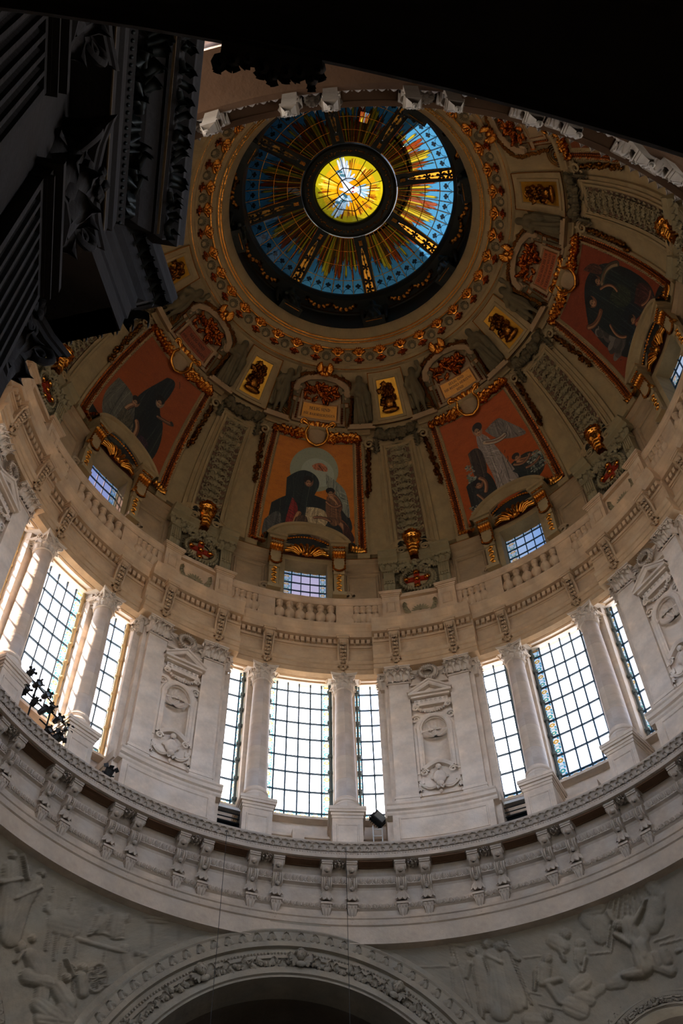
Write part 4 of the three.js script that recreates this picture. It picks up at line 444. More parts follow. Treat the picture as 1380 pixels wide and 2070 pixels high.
// painted panels: figures of no known picture, dark draped groups on burnt orange
function paintScene(k) { return canvas(640, 900, (g, w, h) => {
  seed = 100 + k * 31; const bg = [['#a04c16', '#8e4214', '#7c3411'], ['#cc7c16', '#b86a14', '#9c5410'], ['#b8560f', '#a44a0e', '#8a3c0d'], ['#8a3c12', '#7a3010', '#69260e'], ['#8a4a18', '#74380f', '#5d2a0c']][k];
  g.fillStyle = bg[1]; g.fillRect(0, 0, w, h);
  for (let i = 0; i < 900; i++) { g.fillStyle = bg[floor(rnd() * 3)]; g.globalAlpha = 0.16; g.beginPath(); g.ellipse(rnd() * w, rnd() * h, 8 + rnd() * 50, 3 + rnd() * 14, rnd() - 0.5, 0, 7); g.fill(); }
  g.globalAlpha = 1; const blob = (x, y, a, b, r, c) => { g.fillStyle = c; g.beginPath(); g.ellipse(x, y, a, b, r, 0, 7); g.fill(); };
  const drape = (pts, c, folds, dk) => { g.fillStyle = c; g.beginPath(); g.moveTo(...pts[0]); for (let i = 1; i < pts.length; i++) { const p = pts[i], q = pts[(i + 1) % pts.length]; g.quadraticCurveTo(p[0], p[1], (p[0] + q[0]) / 2, (p[1] + q[1]) / 2); } g.closePath(); g.save(); g.fill(); g.clip();
    const xs = pts.map(p => p[0]), ys = pts.map(p => p[1]), x0 = min(...xs), x1 = max(...xs), y0 = min(...ys), y1 = max(...ys); for (let i = 0; i < folds; i++) { const x = x0 + (i + rnd()) / folds * (x1 - x0); g.strokeStyle = i % 3 === 0 ? dk[1] : i % 3 === 1 ? dk[0] : i % 2 ? '#0b0f0e' : '#8b8471'; g.globalAlpha = i % 3 === 2 ? 0.28 : 0.8; g.lineWidth = 2 + rnd() * 7; g.beginPath(); g.moveTo(x + (rnd() - 0.5) * 30, y0); g.quadraticCurveTo(x + (rnd() - 0.5) * 90, (y0 + y1) / 2, x + (rnd() - 0.5) * 80, y1); g.stroke(); } const [R, G, B] = [1, 3, 5].map(q => parseInt(c.slice(q, q + 2), 16)); for (let i = 0; i < folds * 16; i++) { const k = 0.45 + 1.25 * pow(rnd(), 1.6), x = lerp(x0, x1, rnd()), y = lerp(y0, y1, rnd()), a = 1.2 + 0.9 * sin(x * 0.021 + y * 0.013) + (rnd() - 0.5) * 0.5, L = 14 + rnd() * 44; g.globalAlpha = 0.42; g.strokeStyle = `rgb(${min(255, R * k) | 0},${min(255, G * k) | 0},${min(255, B * k) | 0})`; g.lineWidth = 2 + rnd() * 5; g.lineCap = 'round'; g.beginPath(); g.moveTo(x, y); g.quadraticCurveTo(x + L * 0.5 * cos(a) + 6, y + L * 0.5 * sin(a), x + L * cos(a), y + L * sin(a)); g.stroke(); }
    g.globalAlpha = 1; g.restore(); g.strokeStyle = '#0d0d0b'; g.lineWidth = 4; g.stroke(); };
  const face = (x, y, r) => { g.globalAlpha = 0.7; blob(x - r * 0.1, y + r * 0.3, r * 0.55, r * 0.7, 0, '#b98a60'); g.globalAlpha = 1; blob(x - r * 0.3, y + r * 0.2, r * 0.13, r * 0.08, 0, '#20140e'); blob(x + r * 0.25, y + r * 0.2, r * 0.13, r * 0.08, 0, '#20140e'); blob(x, y + r * 0.75, r * 0.24, r * 0.07, 0, '#5a2418'); };
  const head = (x, y, r, hair, skin, t = 0) => { setFace.push([x, y, r]); blob(x, y, r, r * 1.22, t, skin); blob(x - r * 0.25 * (t < 0 ? -1 : 1), y - r * 0.5, r * 1.08, r * 0.85, t, hair); };
  const limb = (a, b, c, wd, col) => { const st = (w2, cl, ox, al) => { g.globalAlpha = al; g.strokeStyle = cl; g.lineWidth = w2; g.lineCap = 'round'; g.beginPath(); g.moveTo(a[0] + ox, a[1]); g.quadraticCurveTo(b[0] + ox, b[1], c[0] + ox, c[1]); g.stroke(); g.globalAlpha = 1; }; st(wd + 6, '#1a120d', 2, 1); st(wd, col, 0, 1); st(wd * 0.45, '#c99a6c', -wd * 0.16, 0.55); st(wd * 0.3, '#4a2a1a', wd * 0.3, 0.6); return; g.strokeStyle = col; g.lineWidth = wd; g.lineCap = 'round'; g.lineJoin = 'round'; g.beginPath(); g.moveTo(...a); g.quadraticCurveTo(...b, ...c); g.stroke(); };
  const setFace = []; const dk = ['#17201f', '#0e1516'], sk = '#8a5c3c';
  if (k === 1) drape([[50, 560], [200, 400], [430, 450], [610, 560], [630, 800], [40, 800]], '#1a211f', 22, dk); if (k === 0) drape([[60, 560], [250, 400], [470, 340], [570, 560], [540, 820], [120, 840]], '#1c211d', 22, dk); if (k === 3) drape([[90, 260], [290, 70], [560, 150], [620, 460], [580, 800], [160, 800], [50, 520]], '#131b1b', 30, dk); if (k === 2) { drape([[60, 540], [190, 440], [270, 560], [240, 840], [50, 860]], '#20221f', 14, dk); drape([[360, 560], [520, 500], [630, 600], [620, 760], [420, 780]], '#22251f', 14, dk); }
  if (k === 1) { // middle: pale round sky behind a cloaked rider, winged helper, bare figure
    blob(330, 230, 190, 175, 0, '#8b9178'); blob(360, 250, 130, 110, 0.3, '#9aa08a'); drape([[310, 200], [360, 160], [430, 190], [440, 240], [380, 230], [330, 230]], '#a4603c', 5, ['#7d4226', '#c08058']);
    drape([[420, 250], [560, 330], [600, 470], [610, 640], [540, 520], [440, 400]], '#7f8473', 12, ['#5f665a', '#9a9d8b']);
    drape([[130, 330], [210, 240], [330, 250], [390, 330], [350, 430], [300, 560], [330, 760], [120, 800], [150, 560]], '#1a2422', 12, ['#27322f', '#0d1414']);
    drape([[190, 480], [250, 520], [230, 740], [150, 760]], '#7c1f1c', 7, ['#5a1412', '#98302a']); head(300, 330, 34, '#15100c', '#6d4a33'); head(470, 400, 30, '#120e0b', sk); limb([480, 440], [560, 520], [470, 600], 62, sk); limb([470, 600], [600, 660], [580, 780], 50, '#7d4c30');
    drape([[300, 540], [420, 520], [470, 640], [380, 760], [290, 700]], '#b09a72', 12, ['#8d7850', '#cbb78e']); limb([330, 700], [420, 760], [560, 840], 44, '#84583a'); limb([250, 600], [210, 700], [240, 800], 34, '#94663f');
    drape([[20, 720], [110, 560], [150, 760], [120, 880], [10, 880]], '#4a4a44', 8, ['#2d302c', '#6c6a5c']); drape([[420, 760], [640, 800], [640, 900], [0, 900], [120, 820]], '#161c1b', 10, dk); drape([[440, 430], [520, 470], [560, 640], [480, 700], [430, 560]], '#6d4a30', 8, ['#4a2f1c', '#9a6f48']); drape([[230, 640], [300, 580], [330, 720], [270, 800], [200, 780]], '#4f3b2a', 8, ['#2d2118', '#8a6a4a']); drape([[340, 700], [470, 720], [560, 830], [420, 850], [330, 790]], '#5c4230', 8, ['#38271b', '#8c6848']); drape([[560, 640], [620, 720], [640, 830], [560, 800]], '#3a2018', 6, ['#241410', '#5c3424']);
  } else if (k === 2) { // tall veiled standing figure in grey with children and blossoms
    drape([[270, 170], [340, 230], [360, 330], [400, 480], [440, 700], [330, 760], [250, 760], [270, 520], [230, 300]], '#8b7f74', 16, ['#665c54', '#ab9f93']); drape([[340, 200], [470, 150], [520, 220], [640, 420], [520, 380], [390, 300]], '#6f665c', 12, ['#524a42', '#8d8478']);
    head(285, 165, 40, '#2a2019', '#8f6a50', -0.2); limb([300, 280], [390, 330], [460, 310], 34, '#a0937f'); drape([[150, 300], [260, 240], [250, 520], [130, 560]], '#3a3028', 9, ['#241d18', '#544639']);
    head(150, 560, 32, '#191210', '#7a4f34'); drape([[90, 600], [200, 590], [210, 800], [80, 860]], '#2a2a28', 8, dk); limb([180, 640], [220, 560], [170, 520], 26, '#8d5b3d'); head(470, 520, 28, '#20160f', '#9a6646'); limb([470, 560], [540, 600], [600, 590], 44, '#96623f'); drape([[400, 600], [640, 560], [640, 700], [470, 720]], '#1d2624', 7, dk);
    for (let i = 0; i < 260; i++) { const a = rnd(), x = a < 0.4 ? 40 + rnd() * 110 : a < 0.8 ? 520 + rnd() * 120 : 90 + rnd() * 60, y = a < 0.4 ? 720 + rnd() * 180 : a < 0.8 ? 560 + rnd() * 160 : 380 + rnd() * 140; blob(x, y, 4 + rnd() * 7, 4 + rnd() * 6, 0, ['#7d8074', '#9a9a88', '#4c564c', '#64705f'][floor(rnd() * 4)]); }
    drape([[60, 860], [300, 790], [520, 800], [640, 900], [0, 900]], '#171b19', 9, dk);
  } else if (k === 3) { // dark struggling group, grey smoke
    for (let i = 0; i < 40; i++) blob(80 + rnd() * 160, 340 + rnd() * 260, 20 + rnd() * 34, 18 + rnd() * 28, 0, ['#4c4740', '#6a635a', '#38342f'][floor(rnd() * 3)]);
    drape([[160, 220], [330, 120], [520, 240], [560, 520], [420, 720], [200, 640], [130, 420]], '#14201f', 18, ['#1f2e2b', '#0a1112']); drape([[220, 500], [430, 460], [520, 760], [240, 860]], '#0f1a20', 14, ['#1c2a30', '#090f12']); head(260, 200, 40, '#0d0d0c', '#6b4228'); head(420, 190, 36, '#0c0c0b', '#5c3a26'); limb([420, 240], [540, 210], [600, 330], 40, '#3a4030'); limb([240, 300], [140, 320], [90, 260], 34, '#6b4228'); head(330, 590, 30, '#100c0a', '#704a30'); limb([330, 640], [420, 700], [520, 700], 40, '#6a2a18'); drape([[0, 760], [640, 700], [640, 900], [0, 900]], '#101514', 8, dk); blob(200, 830, 30, 60, 0.6, '#6f6a5c'); drape([[350, 340], [470, 330], [500, 480], [420, 540], [340, 460]], '#2c3324', 9, ['#181d14', '#4d5840']); drape([[430, 560], [560, 520], [600, 680], [500, 760], [430, 680]], '#3a1c18', 8, ['#220f0d', '#5e302a']); drape([[180, 640], [280, 620], [320, 760], [220, 800]], '#1f2a30', 8, ['#10171b', '#3d4c54']); drape([[440, 60], [520, 90], [540, 200], [470, 230]], '#4a2a1a', 6, ['#2c180e', '#74482e']);
  } else if (k === 0) { // dark winged figure over seated mourners in grey
    drape([[330, 120], [420, 60], [440, 260], [380, 380], [250, 470], [230, 380]], '#171d1c', 12, ['#2a3230', '#0d1212']); drape([[330, 320], [430, 300], [500, 520], [480, 700], [330, 640]], '#101718', 10, dk); head(400, 300, 36, '#14100d', '#7a6a55'); limb([440, 400], [540, 380], [560, 370], 20, '#5f4433');
    drape([[40, 440], [180, 400], [300, 520], [330, 700], [420, 860], [120, 800], [20, 640]], '#565549', 18, ['#33362f', '#7d7a68']); head(250, 450, 32, '#1f1712', '#80573b'); limb([240, 490], [200, 560], [230, 620], 30, '#8d6244'); limb([330, 560], [380, 600], [360, 700], 34, '#7c5439'); head(390, 760, 28, '#3c4248', '#6d4e3a'); drape([[340, 720], [480, 700], [520, 880], [330, 900]], '#1c2126', 9, dk); drape([[0, 780], [300, 820], [640, 880], [640, 900], [0, 900]], '#171a17', 6, dk); blob(560, 365, 20, 12, 0.5, '#2b2a28'); drape([[200, 560], [290, 540], [350, 660], [280, 740], [190, 680]], '#4b4636', 9, ['#2b2a20', '#7b7358']); drape([[400, 620], [480, 600], [500, 740], [430, 800], [380, 720]], '#33202a', 8, ['#1d1218', '#5a3a44']); drape([[120, 760], [260, 740], [360, 830], [200, 870]], '#3c3f38', 8, ['#22241f', '#666a5c']);
  } else { drape([[160, 300], [330, 200], [480, 320], [500, 700], [200, 760]], '#1b2321', 14, dk); head(320, 220, 36, '#14100c', sk); drape([[60, 620], [300, 560], [560, 640], [600, 900], [40, 900]], '#20261f', 10, dk); }
  setFace.forEach(q => face(...q));
  const more = [[[250, 760, 300, 700, 360, 740], [380, 690, 440, 660, 470, 700], [520, 800, 570, 790, 610, 850], [140, 820, 190, 790, 230, 830]], [[260, 690, 300, 660, 360, 690], [440, 480, 500, 540, 540, 500], [360, 620, 420, 600, 470, 640], [90, 820, 140, 780, 200, 840]], [[430, 560, 500, 620, 560, 560], [120, 640, 170, 720, 150, 800], [500, 640, 560, 660, 610, 630]], [[380, 240, 470, 300, 430, 380], [200, 420, 150, 520, 210, 590], [450, 640, 500, 700, 560, 690], [250, 700, 300, 760, 280, 820]], []][k]; more.forEach(q => limb([q[0], q[1]], [q[2], q[3]], [q[4], q[5]], 18, '#7c5035'));
  for (let i = 0; i < 5200; i++) { g.globalAlpha = 0.1; g.fillStyle = i % 2 ? '#000' : '#d8b078'; g.fillRect(rnd() * w, rnd() * h, 3 + rnd() * 4, 2 + rnd() * 3); } g.globalAlpha = 1;
}); }
const BAYP = [[-45, 0], [0, 1], [45, 2], [90, 3], [135, 4]];
const picName = { '-45': 'dark winged figure over grey mourners on deep red', 0: 'cloaked figure and bare helper before a pale round sky on orange', 45: 'tall veiled figure in grey with blossoms on red orange', 90: 'dark struggling group with smoke on brownish red', 135: 'dark draped figures, mostly hidden overhead' };
for (const [b, k] of BAYP) { const o = base('painting', 'curved dome painting of ' + picName[b], 'painting');
  const tx = paintScene(k); put('picture', mk(m => m.grid(14, 20, (u, v) => SP(b - 10.4 + 20.8 * u, lerp(10.5, 38.2, v), 0.05), (u, v) => [u, v])), std(0xffffff, 0.65, { map: tx }), o);
  put('inner_moulding', mk(m => { m.sweep(...sLoop(b - 10.6, b + 10.6, 10.6, 38.0, 0, 10), [[-0.12, 0], [-0.12, 0.16], [-0.02, 0.2], [0.06, 0.12], [0.12, 0]], true, false); }), M.cream, o); }
// carved gilt frame round a painting, cartouche and tablet above it
const fr = base('picture_frame', '', 'picture frame');
put('ground', mk(m => { for (const s of [-1, 1]) m.cut() && sBlock(m, s * 10.8, s * 12.7, 8.6, 39.2, 0.08); m.cut(); sBlock(m, -11.5, 11.5, 38.15, 39.4, 0.1); }), M.red, fr);
put('outer_moulding', mk(m => { for (const s of [-1, 1]) m.cut() && m.sweep(...sPath([[s * 12.9, 8.4], [s * 12.9, 38.2], [s * 14.6, 38.4]], 0, 14), [[-0.1, 0], [-0.1, 0.14], [0, 0.2], [0.1, 0.14], [0.1, 0]], false, false); m.cut(); m.sweep(...sPath([[-15.4, 40.3], [15.4, 40.3]], 0, 20), [[-0.16, 0], [-0.16, 0.2], [-0.05, 0.24], [0.05, 0.36], [0.2, 0.42], [0.2, 0]], false, false); for (const s of [-1, 1]) { m.cut(); sBlock(m, s * 12.0 - 1.3, s * 12.0 + 1.3, 7.6, 9.0, 0.3); m.cut(); scrollS(m, s * 14.8, 37.4, 0.3, 0.32, s, 0.1); } }), M.cream, fr);
put('gilt_leaf_border', mk(m => { for (const s of [-1, 1]) for (let i = (m.cut(), 0); i < 52; i++) { const e = lerp(9, 38.6, (i + 0.5) / 52); for (const q of [-1, 1]) m.put(LEAFS, mul(frameS(s * 11.75 + q * 0.35 / cos(e * D2R), e, 0.1), RZ(q * -50 + (rnd() - 0.5) * 30), SC(0.17, 0.3, 0.3))); m.put(BEAD, mul(frameS(s * 11.75, e, 0.14), SC(0.14))); } }), M.goldRed, fr);
put('gilt_top_garland', mk(m => { for (let i = 0; i < 46; i++) { if (i === 23) m.cut(); const t = lerp(-11.6, 11.6, (i + 0.5) / 46); if (abs(t) < 2.4) continue; for (let q = 0; q < 3; q++) m.put(LEAFS, mul(frameS(t, 38.8 + (rnd() - 0.5) * 1.0, 0.2), RZ(-90 * Math.sign(t) + (q - 1) * 45), SC(0.28, 0.5, 0.5))); if (i % 2) m.put(BEAD, mul(frameS(t, 38.7, 0.3), SC(0.24))); } for (const s of [-1, 1]) m.cut() && Array.from({ length: 5 }, (_, i) => i).forEach(i => m.put(LEAFS, mul(frameS(s * (11.2 - i * 0.5), 9.6, 0.3), RZ(-s * 80 + i * 14), SC(0.3, 0.55, 0.5)))); }), M.gold, fr);
put('gilt_side_drops', mk(m => { for (const s of [-1, 1]) for (let i = (m.cut(), 0); i < 30; i++) { const k = i / 29, e = lerp(37.5, 25, k), w = k < 0.15 ? 0.2 : 0.3 * sin(k * PI); m.put(BEAD, mul(frameS(s * (14.6 - 0.9 * k) + (rnd() - 0.5) * 1.2, e, 0.16), SC(0.2 + 0.12 * rnd()))); m.put(LEAFS, mul(frameS(s * (14.6 - 0.9 * k), e, 0.12), RZ(180 + (rnd() - 0.5) * 120), SC(0.24, 0.34, 0.4))); } }), M.goldDull, fr);
put('gilt_cartouche', mk(m => { m.at(frameS(0, 39.4, 0.25)); for (const s of [-1, 1]) { const pt = [[0, -0.85], [0.5, -0.6], [0.75, 0.0], [0.6, 0.5], [0.95, 0.75]].map(([x, y]) => V(s * x, y, 0.1)); m.tube(new THREE.CatmullRomCurve3(pt).getPoints(14), 0.11, 5); m.at(mul(frameS(0, 39.4, 0.3), TR(s * 0.95, 0.72, 0))); volute(m, 0.24, 0.09); m.at(frameS(0, 39.4, 0.25)); for (let i = 0; i < 6; i++) m.put(LEAF, mul(TR(s * (0.4 + 0.22 * i), 0.45 - 0.1 * i, 0), RZ(-s * (40 + 12 * i)), SC(0.3, 0.55, 0.5))); } for (let i = -1; i <= 1; i++) m.put(LEAF, mul(TR(i * 0.2, 0.4, 0), RZ(-i * 30), SC(0.35, 0.6, 0.5))); m.at(null); }), M.gold, fr);
put('shield', mk(m => { m.at(frameS(0, 39.35, 0.12)); m.blob(0, -0.05, 0, 0.6, 0.75, 0.24, 14, 8); m.at(null); }), M.tan, fr);
put('tablet_frame', mk(m => { sBlock(m, -8, 8, 41.7, 46.4, 0.18); sBlock(m, -6.6, 6.6, 46.4, 49.0, 0.14); sBlock(m, -9, 9, 46.2, 47.0, 0.2); m.sweep(...sLoop(-6, 6, 42.7, 46.5, 0.16, 4), [[-0.12, 0], [-0.12, 0.14], [0.08, 0.1], [0.12, 0]], true, false);
  for (const s of [-1, 1]) scrollS(m, s * 9.2, 49.2, 0.2, 0.32, s, 0.1); const [p, n] = sPath([[-9.5, 48.6], [-8.5, 50.6], [-5, 52.2], [0, 52.8], [5, 52.2], [8.5, 50.6], [9.5, 48.6]], 0.05, 4); m.sweep(p, n, [[-0.2, 0], [-0.2, 0.25], [0.1, 0.35], [0.2, 0.2], [0.2, 0]], false, false); }), M.tan, fr);
put('gilt_tablet_edges', mk(m => { m.sweep(...sLoop(-5.75, 5.75, 42.75, 46.4, 0.24, 4), [[-0.035, 0], [0, 0.05], [0.035, 0]], true, false); m.sweep(...sPath([[-8.2, 41.6], [-8.2, 46.0], [-9.2, 46.2], [-9.2, 47.1], [-6.9, 47.1], [-6.9, 48.9], [6.9, 48.9], [6.9, 47.1], [9.2, 47.1], [9.2, 46.2], [8.2, 46.0], [8.2, 41.6]], 0.2, 3), [[-0.03, 0], [0, 0.06], [0.03, 0]], false, false); }), M.gold, fr);
put('gilt_tablet_ornament', mk(m => { for (let i = 0; i < 60; i++) m.put(LEAF, mul(frameS((rnd() - 0.5) * 11, 47 + rnd() * 3.6 - 1.2 * 0, 0.2 + rnd() * 0.2), RZ(rnd() * 360), SC(0.24, 0.46, 0.5))); for (let i = 0; i < 24; i++) m.put(BEAD, mul(frameS((rnd() - 0.5) * 9, 47.2 + rnd() * 3, 0.3), SC(0.26))); for (const s of [-1, 1]) for (let i = (m.cut(), 0); i < 7; i++) m.put(BEAD, mul(frameS(s * 7.1, 42.4 + i * 0.55, 0.26), SC(0.16))); }), M.goldRed, fr);
put('gilt_bead_garland', mk(m => { for (const s of [-1, 1]) for (let i = (m.cut(), 0); i < 46; i++) { const k = i / 45, t = s * (k < 0.55 ? lerp(1, 10.6, sin(k / 0.55 * PI / 2)) : lerp(10.6, 9.6, (k - 0.55) / 0.45)), e = k < 0.55 ? lerp(53.2, 49.5, pow(k / 0.55, 2)) : lerp(49.5, 42.5, (k - 0.55) / 0.45); for (let q = 0; q < 3; q++) m.put(BEAD, mul(frameS(t + (rnd() - 0.5) * 0.8, e + (rnd() - 0.5) * 0.5, 0.35), SC(0.13 + 0.08 * rnd()))); } }), M.goldDull, fr);
put('gilt_head', mk(m => { m.at(frameS(0, 54.2, 0.35)); m.blob(0, 0, 0.1, 0.22, 0.26, 0.22, 9, 6); for (const s of [-1, 1]) for (let i = 0; i < 6; i++) m.put(LEAF, mul(TR(s * 0.15, -0.05, 0), RZ(-s * (20 + 17 * i)), SC(0.26, 0.75 - 0.05 * i, 0.5))); for (let i = -1; i <= 1; i++) m.put(LEAF, mul(TR(i * 0.1, -0.1, 0.1), RZ(180 + i * 24), SC(0.26, 0.5, 0.4))); m.at(null); }), M.gold, fr);
put('gilt_side_shell', mk(m => { for (const s of [-1, 1]) { m.cut();  m.at(frameS(s * 11.8, 41.4, 0.1)); for (const r of [0.45, 0.58, 0.7]) { const pt = []; for (let i = 0; i <= 10; i++) { const a = PI * i / 10; pt.push(V(r * cos(a), r * sin(a) * 1.1, 0.1)); } m.tube(pt, 0.035, 5); } for (let i = 0; i < 5; i++) m.put(LEAFS, mul(RZ(-60 + i * 30), SC(0.2, 0.42, 0.4))); m.at(null); } }), M.goldDull, fr);
BAYP.forEach(([b], i) => { const l = 'gilt frame and tablet holder round the painting of the ' + { '-45': 'grey mourners', 0: 'cloaked figure', 45: 'veiled figure', 90: 'dark struggling group', 135: 'draped figures overhead' }[b], f = turnTo(b); if (i) dup(fr, f, l); else { fr.applyMatrix4(f); fr.userData.label = l; } });
// tablets with their words
const TAB = { '-45': [['SELIG SIND', 'DIE DA LEID TRAGEN'], '#7d3a1c'], 0: [['SELIG SIND', 'DIE BARMHERZIGEN'], '#c98a2e'], 45: [['SELIG SIND', 'DIE REINES HERZENS', 'SIND'], '#d2913a'], 90: [['SELIG SIND DIE UM', 'GERECHTIGKEIT WILLEN', 'VERFOLGT WERDEN'], '#a4532c'] };
for (const b of [-45, 0, 45, 90]) { const [ln, c] = TAB[b], o = base('tablet', 'gilded tablet reading ' + ln.join(' '), 'tablet');
  const tx = canvas(512, 184, (g, w, h) => { g.fillStyle = c; g.fillRect(0, 0, w, h); seed = 5; for (let i = 0; i < 500; i++) { g.fillStyle = i % 2 ? '#e8ae50' : '#7d4a1a'; g.globalAlpha = 0.1; g.fillRect(rnd() * w, rnd() * h, 4 + rnd() * 30, 3 + rnd() * 8); } g.globalAlpha = 1; g.fillStyle = '#1d140c'; g.textAlign = 'center'; g.textBaseline = 'middle'; const s = ln.length === 2 ? 54 : 44; ln.forEach((t, i) => { g.font = `bold ${s}px serif`; const k = min(1, 470 / g.measureText(t).width); g.font = `bold ${floor(s * k)}px serif`; g.fillText(t, w / 2, h / 2 + (i - (ln.length - 1) / 2) * (ln.length === 2 ? 72 : 54)); }); });
  put('plate', mk(m => m.grid(8, 4, (u, v) => SP(b - 5.4 + 10.8 * u, lerp(42.9, 46.2, v), 0.26), (u, v) => [u, v])), std(0xffffff, 0.45, { map: tx, metalness: 0.35 }), o); put('backing', mk(m => sBlock(m, b - 5.4, b + 5.4, 42.9, 46.2, 0.24)), M.goldDull, o); }
// ribs between the bays: lower scroll panel and upper gilt panel
const RIBS = [-67.5, -22.5, 22.5, 67.5, 112.5], ribMark = { '-67.5': 'beside the dark pier', '-22.5': 'between the mourners and the middle painting', 22.5: 'between the middle painting and the veiled figure', 67.5: 'between the veiled figure and the dark struggling group', 112.5: 'overhead on the right, below the chancel cornice' };
const rib = base('scroll_rib', '', 'rib'), up = base('gilt_panel', '', 'panel'), ga = base('fruit_garland', '', 'garland');
put('pilaster_strip', mk(m => { sBlock(m, -5.6, 5.6, 8.5, 38.4, 0.16); }), M.cream, rib);
put('frame_moulding', mk(m => { const t = (e, w) => [w, e]; for (const [w, o] of [[4.4, 0.16], [3.4, 0.16]]) m.sweep(...sLoop(-w, w, 9.6 + (4.6 - w) * 0.6, 37.0 - (4.6 - w) * 0.6, o, 12), [[-0.09, 0], [-0.09, 0.12], [0, 0.16], [0.09, 0.1], [0.09, 0]], true, false); }), M.cream, rib);
put('panel_ground', mk(m => sPlate(m, -2.9, 2.9, 10.3, 36.2, 0.17)), M.brown, rib);
put('scroll_relief', mk(m => { for (let i = 0; i < 15; i++) { const e = lerp(12, 35, i / 14), c = 1 / cos(e * D2R) * 0.82; for (const s of [-1, 1]) scrollS(m, s * 1.45 * c, e, 0.24, 0.3, s, 0.06); m.put(LEAF, mul(frameS(0, e, 0.18), SC(0.5, 0.62, 0.6))); if (i % 3 === 0) m.put(BEAD, mul(frameS(0, e + 0.8, 0.26), SC(0.3))); } strew(m, -2.4, 2.4, 11.5, 35.5, 0.18, 90, 0.28); }), M.carve, rib);
put('gilt_edge', mk(m => m.sweep(...sLoop(-3.05, 3.05, 10.4, 36.0, 0.2, 12), [[-0.02, 0], [0, 0.04], [0.02, 0]], true, false)), M.goldDull, rib);
put('plate', mk(m => { sBlock(m, -6.4, 6.4, 41.7, 53.8, 0.22); m.sweep(...sLoop(-3.95, 3.95, 42.9, 52.2, 0.2, 6), [[-0.12, 0], [-0.1, 0.1], [0.06, 0.1], [0.12, 0]], true, false); }), M.cream, up);
put('gilt_edge', mk(m => { for (const [w, a, c, o] of [[6.3, 41.8, 53.7, 0.22], [4.2, 42.7, 52.4, 0.22]]) m.sweep(...sLoop(-w, w, a, c, o, 6), [[-0.03, 0], [0, 0.05], [0.03, 0]], true, false); }), M.gold, up);
put('gilt_ground', mk(m => sPlate(m, -3.7, 3.7, 43.1, 52, 0.225)), M.goldGround, up);
put('gilt_vase_relief', mk(m => { m.at(frameS(0, 44.3, 0.3)); m.blob(0, 0.1, 0.05, 0.6, 0.22, 0.16, 9, 5); m.blob(0, 0.6, 0.05, 0.35, 0.4, 0.16, 9, 6); m.at(null); for (let i = 0; i < 60; i++) { const e = 45.4 + rnd() * 6, w = 2.6 * (1 - abs(e - 48.5) / 6); m.put(LEAF, mul(frameS((rnd() - 0.5) * 2 * w / cos(e * D2R) * 0.62, e, 0.25), RZ(rnd() * 360), SC(0.32, 0.5, 0.45))); } for (let i = 0; i < 14; i++) m.put(BEAD, mul(frameS((rnd() - 0.5) * 4, 46 + rnd() * 5, 0.34), SC(0.34))); }), M.goldDull, up);
put('fruit', mk(m => { for (let i = 0; i < 60; i++) { const k = rnd() * 2 - 1, e = 39.6 - 0.9 * (1 - k * k) + (rnd() - 0.5) * 1.3; m.put(BEAD, mul(frameS(k * 5.2, e, 0.3 + rnd() * 0.15), SC(0.24 + 0.3 * rnd()))); m.put(LEAFS, mul(frameS(k * 5.2, e, 0.26), RZ(rnd() * 360), SC(0.34, 0.5, 0.5))); } for (const s of [-1, 1]) for (let i = (m.cut(), 0); i < 9; i++) { m.put(BEAD, mul(frameS(s * 5.7, 38.6 - i * 0.36, 0.25), SC(0.32 - 0.015 * i))); m.put(LEAFS, mul(frameS(s * 5.7, 38.6 - i * 0.36, 0.22), RZ(180 + (i % 2 ? 40 : -40)), SC(0.26, 0.36, 0.4))); } }), M.carveD, ga);
for (const [o, w] of [[rib, 'tall cream rib of carved scrolls'], [up, 'cream plate with gilt vase relief'], [ga, 'grey fruit garland over the rib']]) RIBS.forEach((p, i) => { const l = w + ' ' + ribMark[p], f = turnTo(p); if (i) dup(o, f, l); else { o.applyMatrix4(f); o.userData.label = l; } });
